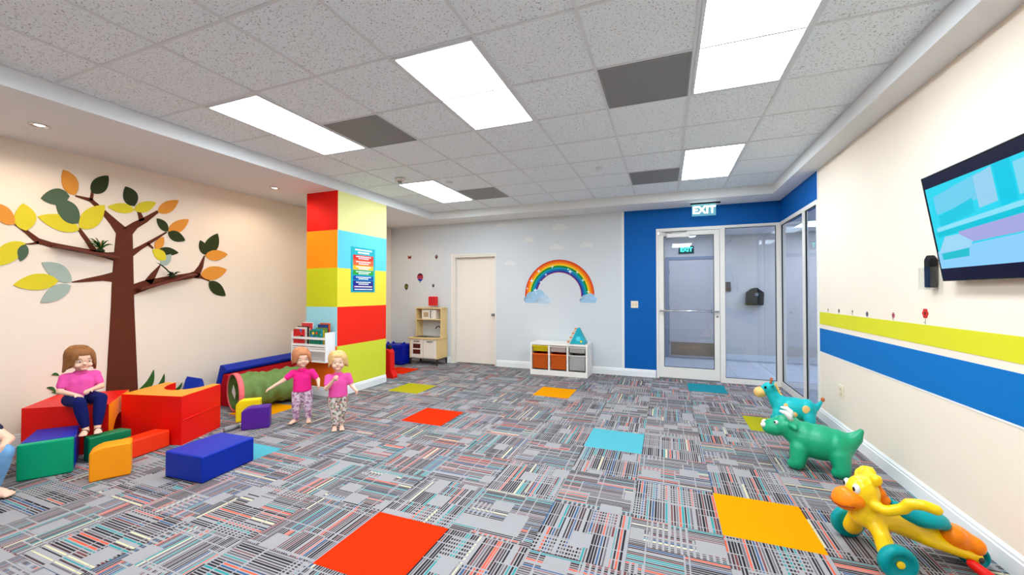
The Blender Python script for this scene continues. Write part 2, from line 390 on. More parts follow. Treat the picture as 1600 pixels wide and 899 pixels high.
for (x0, x1, y0, y1) in LIGHTS:
    lab = {(-3, 2): 'lit fluorescent panel above the foam blocks with a dark vent at its side', (-1, 2): 'lit fluorescent panel in the middle of the ceiling with plain tiles all round',
           (1, 2): 'lit fluorescent panel beside the larger vent towards the television wall', (-3, 5): 'lit fluorescent panel beside the smoke detector near the column',
           (1, 5): 'lit fluorescent panel in front of the EXIT sign and glass door'}.get((1 if x0 > 0 else -1 if x0 > -2 else -3, 5 if y1 > 4 else 2 if y1 > 2 else 0), 'lit fluorescent panel over the rear of the room')
    t = empty('ceiling_light', ((x0+x1)/2, (y0+y1)/2, ZC), lab, 'ceiling light', 'fluorescent panels in the ceiling')
    bm = bmesh.new(); g = .012
    for a in ((x0+g, x0+g+.02, y0+g, y1-g), (x1-g-.02, x1-g, y0+g, y1-g), (x0+g+.02, x1-g-.02, y0+g, y0+g+.02), (x0+g+.02, x1-g-.02, y1-g-.02, y1-g)):
        bx(bm, *a, ZC-.004, ZC+.03)
    obj('frame', bm, TEE, t); box('diffuser', x0+g+.02, x1-g-.02, y0+g+.02, y1-g-.02, ZC+.002, ZC+.03, PAN, t)
VGR = mat('dark_vent_grille', (150, 150, 150), .6, .1, 30)
def vent_mat():
    m = bpy.data.materials.new('perforated_vent'); m.use_nodes = True; n, l = m.node_tree.nodes, m.node_tree.links; b = n['Principled BSDF']
    tc = n.new('ShaderNodeTexCoord'); v = n.new('ShaderNodeTexVoronoi'); v.inputs['Scale'].default_value = 110; v.inputs['Randomness'].default_value = 0
    l.new(tc.outputs['Object'], v.inputs['Vector'])
    rp = n.new('ShaderNodeValToRGB'); rp.color_ramp.elements[0].position = .30; rp.color_ramp.elements[0].color = (.012, .012, .012, 1)
    rp.color_ramp.elements[1].position = .36; rp.color_ramp.elements[1].color = lin((135, 135, 135))+(1,)
    l.new(v.outputs['Distance'], rp.inputs[0]); l.new(rp.outputs[0], b.inputs['Base Color']); b.inputs['Roughness'].default_value = .6
    return m
PERF = vent_mat()
for (x0, x1, y0, y1) in VENTS:
    lab = ('dark perforated vent beside the fluorescent panel ' + (('in front of the EXIT sign' if x0 > -1 else 'near the smoke detector') if y1 > 4 else ('towards the television wall' if x0 > -1 else 'above the foam blocks')))
    t = empty('ceiling_vent', ((x0+x1)/2, (y0+y1)/2, ZC), lab, 'vent', 'perforated vents in the ceiling')
    bm = bmesh.new(); g = .012
    for a in ((x0+g, x0+g+.012, y0+g, y1-g), (x1-g-.012, x1-g, y0+g, y1-g), (x0+g+.012, x1-g-.012, y0+g, y0+g+.012), (x0+g+.012, x1-g-.012, y1-g-.012, y1-g)):
        bx(bm, *a, ZC-.004, ZC+.02)
    obj('frame', bm, VGR, t); box('grille', x0+g+.012, x1-g-.012, y0+g+.012, y1-g-.012, ZC-.001, ZC+.012, PERF, t)
# smoke detector, sprinklers, recessed downlights
sd = empty('smoke_detector', (-3.265, 4.336, ZC), 'round white smoke detector on the tiled ceiling', 'smoke detector')
lathe('base', [(0, 0), (.07, 0), (.07, -.02), (.055, -.03), (0, -.03)], (-3.265, 4.336, ZC), mat('ivory_plastic', (225, 220, 210), .5), sd)
lathe('sensor', [(0, -.03), (.03, -.03), (.026, -.05), (0, -.05)], (-3.265, 4.336, ZC), VGR, sd)
for (x, y) in ((-2.735, 4.704), (-.741, 4.823)):
    s_ = lathe('sprinkler_cover', [(0, .004), (.045, .004), (.045, -.008), (.03, -.014), (0, -.016)], (x, y, ZC), TEE)
    tag(s_, 'small round white sprinkler cover '+('in a tile beside the vent near the smoke detector' if x < -2 else 'in a tile before the rainbow wall'), 'sprinkler', 'sprinkler covers')
DLE = mat('downlight_bulb', (255, 244, 225), .5, 0, 5, emit=4)
CHR = mat('chrome', (215, 215, 215), .18, .02, 20, metal=1)
for (x, y) in ((-4.787, 1.621), (-4.778, 3.713), (-4.78, 5.80)):
    t = empty('downlight', (x, y, ZS), 'small round recessed downlight in the soffit '+('above the tree mural' if y < 2 else 'between the tree mural and the column' if y < 4 else 'behind the column'), 'downlight', 'recessed downlights along the tree wall')
    lathe('trim_ring', [(.05, 0), (.062, 0), (.062, -.006), (.05, -.008), (.042, .0), (.042, .02)], (x, y, ZS), CHR, t)
    lathe('bulb', [(0, -.003), (.024, -.002), (.03, .0), (.0, .004)], (x, y, ZS-.001), DLE, t)
    sl = bpy.data.lights.new('downlight_beam', 'SPOT'); sl.energy = 9; sl.color = (1, .80, .58); sl.spot_size = math.radians(165); sl.spot_blend = .6; sl.shadow_soft_size = .03
    so_ = bpy.data.objects.new('downlight_beam', sl); COL.objects.link(so_); so_.location = (x, y, ZS-.02); so_.parent = t; so_.matrix_parent_inverse = Matrix.Translation(-t.location)
# ---- column
COLM = mat('cream_column_paint', (238, 228, 205), .7, .02, 4)
cb = box('wall_column', CXL, CXR, CYF, CYB, -.007, ZS, COLM); tag(cb, kind='structure')
bands = [2.767, 2.238, 1.727, 1.202, .676, .12]
PNT = {'red': (232, 22, 14), 'orange': (255, 150, 14), 'lime': (202, 206, 30), 'ltblue': (160, 216, 226), 'dkor': (245, 112, 24),
       'paleyellow': (228, 222, 150), 'blue': (98, 200, 232), 'yellow': (252, 220, 70), 'red2': (246, 40, 20), 'lime2': (216, 220, 60)}
for k, (a, b_) in enumerate((('red', 'paleyellow'), ('orange', 'blue'), ('lime', 'yellow'), ('ltblue', 'red2'), ('dkor', 'lime2'))):
    z1, z0 = bands[k], bands[k+1]
    box('painted_block', CXL, CXR+.003, CYF-.003, CYF, z0, z1, mat('paint_'+a, PNT[a], .65, .02, 4), cb)
    box('painted_block', CXR, CXR+.003, CYF, CYB, z0, z1, mat('paint_'+b_, PNT[b_], .65, .02, 4), cb)
baseboard('trim_1', ((CXL, CYF), (CXR+.016, CYF)), (0, -1), .12); baseboard('trim_2', ((CXR, CYF-.016), (CXR, CYB)), (1, 0), .12)
# ---- door in the back wall
DOORM = mat('door_paint', (242, 230, 217), .5, .015, 4)
d1 = box('door_1', DX0+.035, DX1-.02, YB+.085, YB+.13, .012, DZ-.035, DOORM, bev=.002); tag(d1, kind='structure')
bm = bmesh.new()
bx(bm, DX0, DX0+.035, YB+.0, YB+.138, 0, DZ); bx(bm, DX1-.02, DX1, YB, YB+.138, 0, DZ); bx(bm, DX0+.035, DX1-.02, YB, YB+.138, DZ-.035, DZ)
bx(bm, DX0-.045, DX0, YB-.012, YB, 0, DZ+.03); bx(bm, DX0, DX1+.02, YB-.012, YB, DZ, DZ+.03)
obj('door_frame', bm, mat('door_frame_paint', (236, 228, 218), .45, .015, 4), d1)
p = aty(771, 492, YB+.08)
lathe('knob', [(.028, 0), (.028, .006), (.011, .01), (.011, .035), (.026, .045), (.029, .058), (.02, .07), (0, .073)], (p.x, YB+.085, p.z), GREYM, d1, axis=(0, -1, 0))
box('door_back_panel', DX0-.1, DX1+.1, YB+.141, YB+.17, 0, DZ+.1, COLM, wb)
# ---- glazed storefront
ALU = mat('ivory_aluminium', (236, 230, 222), .4, .015, 10)
def glass_mat(name='tinted_glass', tint=(.76, .82, .91, 1)):
    m = bpy.data.materials.new(name); m.use_nodes = True; n, l = m.node_tree.nodes, m.node_tree.links
    n.remove(n['Principled BSDF']); out = n['Material Output']
    tr = n.new('ShaderNodeBsdfTransparent'); tr.inputs[0].default_value = tint
    gl = n.new('ShaderNodeBsdfGlossy'); gl.inputs['Roughness'].default_value = .01; gl.inputs[0].default_value = (.9, .95, 1, 1)
    fr = n.new('ShaderNodeFresnel'); fr.inputs[0].default_value = 1.65
    geo = n.new('ShaderNodeNewGeometry'); fm = n.new('ShaderNodeMath'); fm.operation = 'SUBTRACT'; fm.use_clamp = True    # only the entering face of a pane mirrors; the far face would count as total reflection
    l.new(fr.outputs[0], fm.inputs[0]); l.new(geo.outputs['Backfacing'], fm.inputs[1])
    mx = n.new('ShaderNodeMixShader'); l.new(fm.outputs[0], mx.inputs[0]); l.new(tr.outputs[0], mx.inputs[1]); l.new(gl.outputs[0], mx.inputs[2]); l.new(mx.outputs[0], out.inputs[0])
    return m
GLASS = glass_mat(); GASK = mat('dark_gasket', (45, 45, 48), .6)
def pane_y(parent, x0, x1, z0, z1, y): return box('pane', x0, x1, y, y+.006, z0, z1, GLASS, parent)
def gasket_y(parent, x0, x1, z0, z1, y, t=.007):
    bm = bmesh.new()
    for a in ((x0, x0+t, z0, z1), (x1-t, x1, z0, z1), (x0+t, x1-t, z0, z0+t), (x0+t, x1-t, z1-t, z1)): bx(bm, a[0], a[1], y, y+.02, a[2], a[3])
    return obj('gasket', bm, GASK, parent)
FY0, FY1 = YB-.012, YB+.075
MX0, MX1 = .79, .86           # mullion between door and fixed light
EX = XR-.0                    # corner post
def frame_boxes(name, rows, parent):
    bm = bmesh.new()
    for a in rows: bx(bm, *a)
    return obj(name, bm, ALU, parent)
d2 = empty('door_2', (.3, YB, 0)); tag(d2, kind='structure')
frame_boxes('door_frame', [(SFL, SFL+.035, FY0, FY1, 0, SFT), (SFL+.035, MX0, FY0, FY1, SFT-.05, SFT)], d2)
lx0, lx1, lz1 = SFL+.04, MX0-.005, SFT-.055
frame_boxes('door_leaf', [(lx0, lx0+.075, YB+.0, YB+.045, .02, lz1), (lx1-.075, lx1, YB, YB+.045, .02, lz1), (lx0+.075, lx1-.075, YB, YB+.045, .02, .19), (lx0+.075, lx1-.075, YB, YB+.045, lz1-.07, lz1)], d2)
pane_y(d2, lx0+.075, lx1-.075, .19, lz1-.07, YB+.02); gasket_y(d2, lx0+.075, lx1-.075, .19, lz1-.07, YB+.012)
tubo('push_bar', [(lx0+.01, YB-.05, 1.1), (lx1-.01, YB-.05, 1.1)], .014, CHR, d2)
for x in (lx0+.03, lx1-.03): tubo('bar_bracket', [(x, YB, 1.1), (x, YB-.05, 1.1)], .012, GREYM, d2)
lathe('lock', [(.016, 0), (.016, .01), (.01, .016), (0, .017)], (lx1-.035, YB, 1.02), GREYM, d2, axis=(0, -1, 0))
cl = box('door_closer', lx0+.12, lx0+.46, YB-.055, YB, lz1-.1, lz1-.035, ALU, d2, bev=.008)
tubo('closer_arm', [(lx0+.2, YB-.03, lz1-.03), (lx0+.02, YB-.09, lz1-.015), (lx0+.42, YB-.03, lz1-.005)], .008, GREYM, cl, 6)
w1 = empty('window_1', (1.2, YB, 0)); tag(w1, kind='structure')
GX0, GX1 = MX1+.012, XR-.055
frame_boxes('window_frame', [(MX0, MX1, FY0, FY1, 0, SFT), (GX1, XR+.055, FY0, FY1, 0, SFT), (MX1, GX1, FY0, FY1, 0, .075), (MX1, GX1, FY0, FY1, SFT-.04, SFT)], w1)
pane_y(w1, MX1, GX1, .075, SFT-.04, YB+.02); gasket_y(w1, MX1, GX1, .075, SFT-.04, YB+.012)
w2 = empty('window_2', (XR, 6.1, 0)); tag(w2, kind='structure')
fx0, fx1 = XR-.012, XR+.03
ys = [YE, 5.80, 5.885, YB-.06, YB-.012]
frame_boxes('window_frame', [(fx0, fx1, ys[1], ys[2], 0, SFT), (fx0, fx1, ys[3], YB-.013, 0, SFT), (fx0, fx1, YE, YE+.02, 0, SFT),
    (fx0, fx1, YE+.02, ys[1], 0, .09), (fx0, fx1, ys[2], ys[3], 0, .09), (fx0, fx1, YE+.02, ys[1], SFT-.05, SFT), (fx0, fx1, ys[2], ys[3], SFT-.05, SFT)], w2)
for a, b_ in ((YE+.02, ys[1]), (ys[2], ys[3])):
    box('pane', XR+.006, XR+.011, a, b_, .09, SFT-.05, GLASS, w2)
    bm = bmesh.new(); t_ = .007
    for q in ((a, a+t_, .09, SFT-.05), (b_-t_, b_, .09, SFT-.05), (a+t_, b_-t_, .09, .09+t_), (a+t_, b_-t_, SFT-.05-t_, SFT-.05)): bx(bm, XR-.002, XR+.013, q[0], q[1], q[2], q[3])
    obj('gasket', bm, GASK, w2)
# ---- corridor beyond the glass
CORW = mat('corridor_wall_paint', (222, 214, 206), .6, .02, 3)
CY1, CX1, CX0 = 9.35, 4.6, -1.3
cf = box('floor_corridor', CX0, CX1, YB+.14, CY1, -.1, -.002, mat('corridor_grout', (170, 172, 178), .5)); tag(cf, kind='structure')
box('floor_slab', XR+.14, CX1, 2.5, YB+.14, -.1, -.002, mat('corridor_grout', (170, 172, 178), .5), cf)
FT = mat('corridor_floor_tile', (216, 216, 220), .25, .05, 6)
bm = bmesh.new(); bx(bm, -.297, .297, -.297, .297, -.002, .004); fme = bpy.data.meshes.new('floor_tile'); bm.to_mesh(fme); bm.free(); fme.materials.append(FT)
for i in range(10):
    for j in range(12):
        x, y = -1.0+.6*i, 2.8+.6*j
        if y < YB+.45 and x < XR+.45: continue
        if x > CX1-.3 or y > CY1-.25 or x < CX0+.3: continue
        o = bpy.data.objects.new('floor_tile', fme); COL.objects.link(o); o.parent = cf; o.location = (x, y, 0)
wc = box('wall_corridor', CX0, CX1, CY1, CY1+.12, -.1, 2.7, CORW); tag(wc, kind='structure')
for a in ((CX1, CX1+.12, 2.5, CY1), (CX0-.12, CX0, YB+.14, CY1), (XR+.14, CX1+.12, 2.38, 2.5)): tag(box('wall_corridor_side', *a, -.1, 2.7, CORW), kind='structure')
tag(box('baseboard_corridor', 1.12, CX1, CY1-.015, CY1, 0, .12, TRIMW), kind='structure')
cc = box('ceiling_corridor', CX0-.12, CX1+.12, 2.38, CY1+.12, 2.7, 2.76, SOFF)
bm = bmesh.new(); bx(bm, CX0-.12, CX1+.12, YB+.14, CY1+.12, 2.6, 2.66); bx(bm, XR+.14, CX1+.12, 2.38, YB+.14, 2.6, 2.66)
old = cc.data; bm.to_mesh(old); bm.free(); tag(cc, kind='structure')
d3 = empty('door_3', (.55, CY1, 0)); tag(d3, kind='structure')
fx, fX = .07, 1.0
box('door_leaf', fx, fX, CY1-.035, CY1-.001, .01, 2.1, mat('corridor_door_paint', (214, 204, 200), .5, .02, 4), d3)
bm = bmesh.new(); bx(bm, fx-.07, fx-.005, CY1-.05, CY1, 0, 2.17); bx(bm, fX+.005, fX+.07, CY1-.05, CY1, 0, 2.17); bx(bm, fx-.005, fX+.005, CY1-.05, CY1, 2.105, 2.17)
obj('door_frame', bm, mat('corridor_frame_paint', (150, 156, 168), .5), d3)
for a, b_ in ((.45, 1.05), (1.2, 1.95)):
    bm = bmesh.new()
    for q in ((fx+.13, fX-.13, a, a+.02), (fx+.13, fX-.13, b_-.02, b_), (fx+.13, fx+.15, a+.02, b_-.02), (fX-.15, fX-.13, a+.02, b_-.02)): bx(bm, q[0], q[1], CY1-.041, CY1-.035, q[2], q[3])
    obj('moulding', bm, MATS['corridor_door_paint'], d3)
box('kick_plate', fx+.03, fX-.03, CY1-.04, CY1-.0355, .05, .33, mat('brass_kick_plate', (176, 150, 122), .35, .2, 5, metal=.7), d3)
lathe('door_handle', [(.03, 0), (.03, .01), (.012, .015), (.012, .05), (.028, .06), (0, .075)], (fX-.1, CY1-.035, 1.0), GREYM, d3, axis=(0, -1, 0))
for z in (.3, 1.05, 1.85): box('hinge', fx-.008, fx+.008, CY1-.045, CY1-.035, z-.05, z+.05, GREYM, d3)
for (x0, x1, y0, y1) in ((-.2, 1.0, 8.3, 8.6), (2.2, 3.4, 8.0, 8.5), (2.6, 3.2, 4.6, 5.8)):
    t = empty('corridor_light', ((x0+x1)/2, (y0+y1)/2, 2.6), 'lit corridor ceiling light beyond the glass '+('above the corridor door' if x0 < 0 else 'near the litter bin' if y0 > 7 else 'beside the television wall'), 'ceiling light', 'corridor ceiling lights')
    box('frame', x0-.02, x1+.02, y0-.02, y1+.02, 2.588, 2.6, TEE, t); box('diffuser', x0, x1, y0, y1, 2.583, 2.588, mat('corridor_diffuser', (235, 244, 255), .5, 0, 5, emit=8), t)
# ================================================================== WALL ART
# ---- tree on the left wall, outlines read from the photograph onto the wall plane
def wp(cx_, cy_):            # photo detail coordinates -> (Y, z) on the left wall
    q = atx(cx_/3.745, 240+cy_/3.745, XL); return (q.y, q.z)
tree = empty('tree_mural', (XL, 2.47, .13), 'large brown tree mural with yellow, orange and green leaves on the cream wall', 'wall mural')
BARK = mat('bark_brown', (96, 44, 26), .7, .18, 9, .1, bscale=60)
def strip(pts):              # [(x, y, width)] -> outline
    L, R = [], []
    for i, (x, y, w_) in enumerate(pts):
        a, b_ = pts[max(i-1, 0)], pts[min(i+1, len(pts)-1)]
        dx, dy = b_[0]-a[0], b_[1]-a[1]; n_ = math.hypot(dx, dy); px, py = -dy/n_*w_/2, dx/n_*w_/2
        L.append((x+px, y+py)); R.append((x-px, y-py))
    return L+R[::-1]
def wall_poly(name, outline, m, parent, t0, t1):
    pts = [(XL+t0, *wp(*p)) for p in outline]
    return prism(name, pts, (t1-t0, 0, 0), m, parent)
trunk = [(727, 440, 92), (722, 580, 110), (717, 740, 126), (716, 900, 136), (714, 1130, 160), (712, 1420, 190)]
wall_poly('trunk', strip(trunk), BARK, tree, .0005, .008)
for br in ([(715, 462, 70), (660, 400, 44), (612, 350, 30), (560, 300, 24), (528, 272, 22), (440, 248, 8)],
           [(530, 276, 20), (536, 250, 18), (540, 222, 14)],
           [(735, 468, 70), (790, 420, 42), (850, 388, 34), (922, 340, 16)],
           [(828, 395, 34), (820, 365, 24), (808, 335, 16)],
           [(760, 590, 40), (820, 552, 24), (890, 512, 18), (974, 460, 8)],
           [(862, 528, 18), (895, 556, 10)],
           [(690, 605, 60), (620, 596, 34), (545, 580, 30), (420, 556, 26), (300, 535, 30), (220, 512, 34), (150, 455, 22), (86, 415, 8)],
           [(225, 520, 18), (190, 528, 12), (148, 530, 5)],
           [(555, 580, 34), (510, 510, 26), (480, 470, 24), (460, 440, 18)],
           [(690, 722, 70), (600, 728, 34), (500, 742, 20), (420, 753, 5)],
           [(770, 800, 60), (850, 770, 56), (960, 742, 40), (1110, 716, 34), (1150, 706, 44), (1175, 660, 26), (1195, 598, 6)],
           [(1140, 712, 36), (1180, 722, 22), (1225, 747, 6)],
           [(866, 756, 46), (895, 712, 34), (936, 654, 6)]):
    wall_poly('branch', strip(br), BARK, tree, .0005, .0075)
LC = {'o': (226, 148, 56), 'd': (46, 56, 24), 'g': (78, 98, 74), 'y': (222, 204, 44), 'b': (166, 180, 168), 'gr': (56, 98, 40)}
for (bx_, by_, tx_, ty_, w_, c) in ((437, 243, 368, 95, 92, 'o'), (535, 230, 632, 130, 92, 'd'), (405, 250, 237, 262, 95, 'g'), (455, 410, 325, 265, 112, 'g'),
    (462, 435, 612, 303, 112, 'y'), (462, 447, 218, 368, 92, 'y'), (150, 452, 132, 292, 132, 'y'), (85, 414, -70, 290, 92, 'o'), (148, 526, -70, 660, 112, 'y'),
    (146, 532, 118, 632, 66, 'g'), (418, 748, 243, 638, 92, 'b'), (340, 745, 75, 770, 96, 'y'), (412, 772, 235, 872, 84, 'b'), (785, 308, 732, 193, 84, 'd'),
    (785, 332, 628, 312, 58, 'y'), (783, 330, 912, 288, 62, 'y'), (922, 343, 1043, 275, 68, 'o'), (980, 456, 916, 380, 48, 'd'), (982, 460, 1103, 386, 68, 'o'),
    (982, 460, 1082, 510, 58, 'd'), (908, 560, 955, 488, 50, 'o'), (968, 622, 890, 562, 58, 'y'), (930, 562, 1043, 582, 48, 'd'), (938, 655, 1000, 590, 52, 'b'),
    (1202, 592, 1272, 468, 78, 'd'), (1200, 592, 1170, 508, 46, 'd'), (1198, 597, 1330, 590, 62, 'o'), (1172, 712, 1326, 680, 80, 'o'), (1222, 748, 1318, 834, 66, 'd'),
    (800, 1400, 898, 1266, 40, 'gr'), (880, 1400, 960, 1290, 30, 'gr'), (1010, 1390, 1064, 1340, 16, 'gr'), (345, 1300, 300, 1296, 16, 'gr'), (325, 1395, 270, 1372, 20, 'gr'), (360, 1420, 300, 1400, 16, 'gr')):
    L, R = [], []; dx, dy = tx_-bx_, ty_-by_; n_ = math.hypot(dx, dy)
    bow = .16 if c == 'gr' else .02
    for i in range(11):
        t = i/10; ww = w_/2*(math.sin(math.pi*t**.85))**.8 if 0 < t < 1 else 0
        cxp, cyp = bx_+dx*t+(-dy/n_)*bow*n_*math.sin(math.pi*t), by_+dy*t+dx/n_*bow*n_*math.sin(math.pi*t)
        L.append((cxp-dy/n_*ww, cyp+dx/n_*ww)); R.append((cxp+dy/n_*ww, cyp-dx/n_*ww))
    k = len(tree.children)
    wall_poly('leaf', L+R[-2:0:-1], mat('leaf_'+c, LC[c], .6, .06, 6), tree, .0005, .009+.0002*(k % 9))
# ---- two plank shelves on the branches, with little plants
PLK = mat('mahogany_plank', (104, 46, 34), .4, .25, 12)
def plank(x0, y0, x1, y1, label):
    a, b_ = wp(x0, y0), wp(x1, y1); A, B = Vector((XL+.01, a[0], a[1])), Vector((XL+.01, b_[0], b_[1])); d = B-A; n_ = Vector((0, -d.z, d.y)).normalized()
    pts = [A, B, B-n_*.022, A-n_*.022]
    o = prism('plank_shelf', pts, (.11, 0, 0), PLK, None, bev=.003, seg=2); tag(o, label, 'shelf'); return A, B, d.normalized(), n_
A1, B1, u1, n1 = plank(296, 536, 664, 606, 'narrow mahogany plank shelf on the tree mural holding the yellow green plant')
A2, B2, u2, n2 = plank(786, 790, 1120, 704, 'narrow mahogany plank shelf on the tree mural holding the dark drooping plant')
def leaf_blade(base, tip, w_, m, parent, curve=.25, name='leaf'):
    base, tip = Vector(base), Vector(tip); d = tip-base; side = d.cross(Vector((1, .3, .2))).normalized(); up = Vector((0, 0, 1))
    bm = bmesh.new(); prev = None
    for i in range(6):
        t = i/5; p = base+d*t+up*d.length*curve*math.sin(math.pi*t); ww = w_*math.sin(math.pi*(.12+.86*t))*(1-t*.3)
        row = [bm.verts.new(p-side*ww), bm.verts.new(p+up*ww*-.3), bm.verts.new(p+side*ww)]
        if prev:
            for q in range(2): bm.faces.new((prev[q], prev[q+1], row[q+1], row[q]))
        prev = row
    bmesh.ops.solidify(bm, geom=list(bm.faces), thickness=.0015)
    return obj(name, bm, m, parent, True)
G1 = mat('plant_green', (24, 108, 44), .5, .3, 40); G2 = mat('plant_yellow', (190, 160, 58), .5, .2, 40); G3 = mat('plant_dark', (26, 42, 18), .5, .3, 40)
pb = A1+u1*.33+Vector((.06, 0, 0)); pl = empty('artificial_plant', pb, 'yellow and green spiky artificial plant on the upper plank shelf', 'plant')
pb.z += .022
lathe('root_ball', [(0, -.01), (.03, -.008), (.034, .012), (.018, .03), (0, .033)], pb, G3, pl)
rg = random.Random(3)
for i in range(22):
    a = rg.uniform(0, 2*math.pi); r_ = rg.uniform(.05, .12); hgt = rg.uniform(.03, .13)
    dx_ = abs(math.cos(a))*.6*r_; leaf_blade(pb+Vector((0, 0, .015)), pb+Vector((dx_-.01, math.sin(a)*r_-.015, hgt)), .008, G2 if i % 3 == 0 else G1, pl)
pb = A2+u2*.34+Vector((.06, 0, 0)); pb.z += .03; pl = empty('artificial_plant', pb, 'dark green drooping artificial plant on the lower plank shelf', 'plant')
lathe('root_ball', [(0, -.01), (.03, -.008), (.036, .012), (.02, .03), (0, .034)], pb, G3, pl)
for i in range(14):
    a = rg.uniform(0, 2*math.pi); r_ = rg.uniform(.05, .10); hgt = rg.uniform(.0, .06)
    leaf_blade(pb+Vector((0, 0, .015)), pb+Vector((abs(math.cos(a))*.5*r_, math.sin(a)*r_, hgt)), .009, G3, pl)
leaf_blade(pb+Vector((0, 0, .01)), pb+Vector((.01, -.17, .16)), .011, G3, pl, .1)
# ---- back wall: balloons, butterfly, clouds, rainbow
BO, BU, BV, BN = (0, YB, 0), (1, 0, 0), (0, 0, 1), (0, -1, 0)
def bpt(x, y): q = aty(x, y, YB); return q.x, q.z
def balloon(x, y, wpx, hpx, cols, label):
    u, v = bpt(x, y); s_ = 1/88.0; r = wpx*s_/2; hh = hpx*s_
    polys = []; top = v+hh/2; pts = []
    def width(t): return r*(math.sqrt(max(0, 1-(1-t/.42)**2)) if t < .42 else math.cos((t-.42)/.44*1.25)) if t < .86 else r*.22
    T = [0.01, .06, .14, .25, .36, .42, .52, .62, .72, .8, .86]
    k = len(cols)
    for i in range(len(T)-1):
        a, b_ = width(T[i]), width(T[i+1])
        polys.append(([(u-a, top-hh*T[i]), (u-b_, top-hh*T[i+1]), (u+b_, top-hh*T[i+1]), (u+a, top-hh*T[i])], cols[min(k-1, int(T[i]/.86*k))]))
    polys.append((rect(u-r*.18, u+r*.18, top-hh, top-hh*.9), (96, 78, 52)))
    tag(flat('balloon_decal', polys, BO, BU, BV, BN, PRINT, thick=.0015, step=0), label, 'wall decal')
balloon(656.5, 434.5, 13, 17, [(80, 26, 48), (176, 44, 64), (150, 60, 80), (190, 60, 80), (30, 60, 170), (22, 44, 150)], 'red and blue striped hot air balloon sticker above the toy kitchen')
balloon(635, 449, 8.5, 13, [(80, 84, 40), (110, 110, 50), (54, 54, 28)], 'olive green hot air balloon sticker on the grey wall')
balloon(677, 447, 5, 7, [(90, 100, 110), (60, 70, 90)], 'tiny grey hot air balloon sticker above the red box')
balloon(682, 402, 5.5, 9, [(120, 110, 110), (110, 50, 60), (90, 60, 60)], 'small grey and maroon hot air balloon sticker beside the door')
u, v = bpt(640, 402)
tag(flat('butterfly_decal', [([(u-.045, v+.04), (u-.005, v+.005), (u-.005, v-.02), (u-.03, v-.045), (u-.04, v-.01)], (170, 52, 40)), ([(u+.045, v+.04), (u+.04, v-.01), (u+.03, v-.045), (u+.005, v-.02), (u+.005, v+.005)], (120, 40, 40)), (rect(u-.006, u+.006, v-.03, v+.02), (50, 24, 20))], BO, BU, BV, BN, PRINT, thick=.0015), 'small dark red winged sticker on the grey wall', 'wall decal')
def cloud(x, y, s_, rgb, label, group=None):
    u, v = bpt(x, y)
    polys = [(circ(u+dx*s_, v+dy*s_, r*s_, 14, r*s_*.8), rgb) for dx, dy, r in ((-.5, 0, .3), (-.15, .18, .36), (.25, .1, .32), (.55, -.02, .24))]+[(rect(u-.6*s_, u+.65*s_, v-.22*s_, v-.02*s_), rgb)]
    o = flat('cloud_decal', polys, BO, BU, BV, BN, PRINT, thick=.0012, step=.00002); tag(o, label, 'wall decal', group)
for x, y, s_, lab in ((797, 412, .14, 'between the door and the rainbow'), (826, 376, .14, 'above the door side of the rainbow'), (870, 387, .16, 'just above the top of the rainbow'), (917, 384, .15, 'between the rainbow and the blue wall'),
                   (875, 356, .17, 'high above the rainbow close to the soffit'), (782, 352, .13, 'above the corner of the door frame'), (677, 421, .05, 'among the balloon stickers')):
    cloud(x, y, s_, (226, 225, 223), 'faint off-white cloud sticker '+lab, 'faint cloud stickers')
rb = empty('rainbow_decal', (-1.79, YB, 1.2), 'rainbow wall sticker with sparkles and a cloud at each end', 'wall decal')
RU, RV, R0, R1 = -1.787, 1.352, .405, .635
RBC = [(214, 52, 22), (240, 98, 22), (250, 150, 20), (246, 204, 40), (24, 138, 46), (22, 152, 168), (20, 104, 176), (48, 50, 140), (170, 40, 90)]
for k, c in enumerate(RBC):
    wts = [.6, 1, 1, .8, 1, 1, 1, .7, .35]; tot = sum(wts); a = sum(wts[:k])/tot; b_ = sum(wts[:k+1])/tot
    ro, ri = R1-(R1-R0)*a, R1-(R1-R0)*b_; polys = []
    for i in range(36):
        t0, t1 = math.radians(-4+188*i/36), math.radians(-4+188*(i+1)/36)
        polys.append(([(RU+ri*math.cos(t0), RV+ri*math.sin(t0)), (RU+ro*math.cos(t0), RV+ro*math.sin(t0)), (RU+ro*math.cos(t1), RV+ro*math.sin(t1)), (RU+ri*math.cos(t1), RV+ri*math.sin(t1))], c))
    flat('rainbow_band', polys, BO, BU, BV, BN, PRINT, rb, thick=.0015, step=0)
for (x, y, s_) in ((838, 466, .30), (850, 470, .18), (920, 468, .2)):
    u, v = bpt(x, y); rgb = (160, 196, 222) if s_ != .18 else (188, 206, 222)
    polys = [(circ(u+dx*s_, v+dy*s_, r*s_, 14, r*s_*.8), tuple(int(q*f) for q in rgb)) for dx, dy, r, f in ((-.55, -.08, .26, .82), (-.3, .12, .34, .95), (.1, .2, .42, 1), (.45, .0, .28, 1.05))]+[(rect(u-.7*s_, u+.6*s_, v-.3*s_, v-.05*s_), rgb)]
    flat('cloud', polys, BO, BU, BV, BN, PRINT, rb, thick={.30: .0022, .18: .0042, .2: .0022}[s_], step=.0002)
for (x, y, s_) in ((831, 439, .05), (842, 424, .04), (853, 429.5, .03), (863, 417, .035), (845, 441, .03), (836.5, 453.5, .04), (824, 451, .025), (891, 424.5, .045), (888, 421, .025), (902, 426, .03), (911, 438, .03), (919, 456, .03), (838, 458, .02)):
    u, v = bpt(x, y); pts = []
    for i in range(8): a = math.pi/4*i; r_ = s_ if i % 2 == 0 else s_*.28; pts.append((u+r_*math.cos(a), v+r_*math.sin(a)))
    flat('sparkle', [(pts, (235, 244, 252))], BO, BU, BV, BN, PRINT, rb, thick=.003)
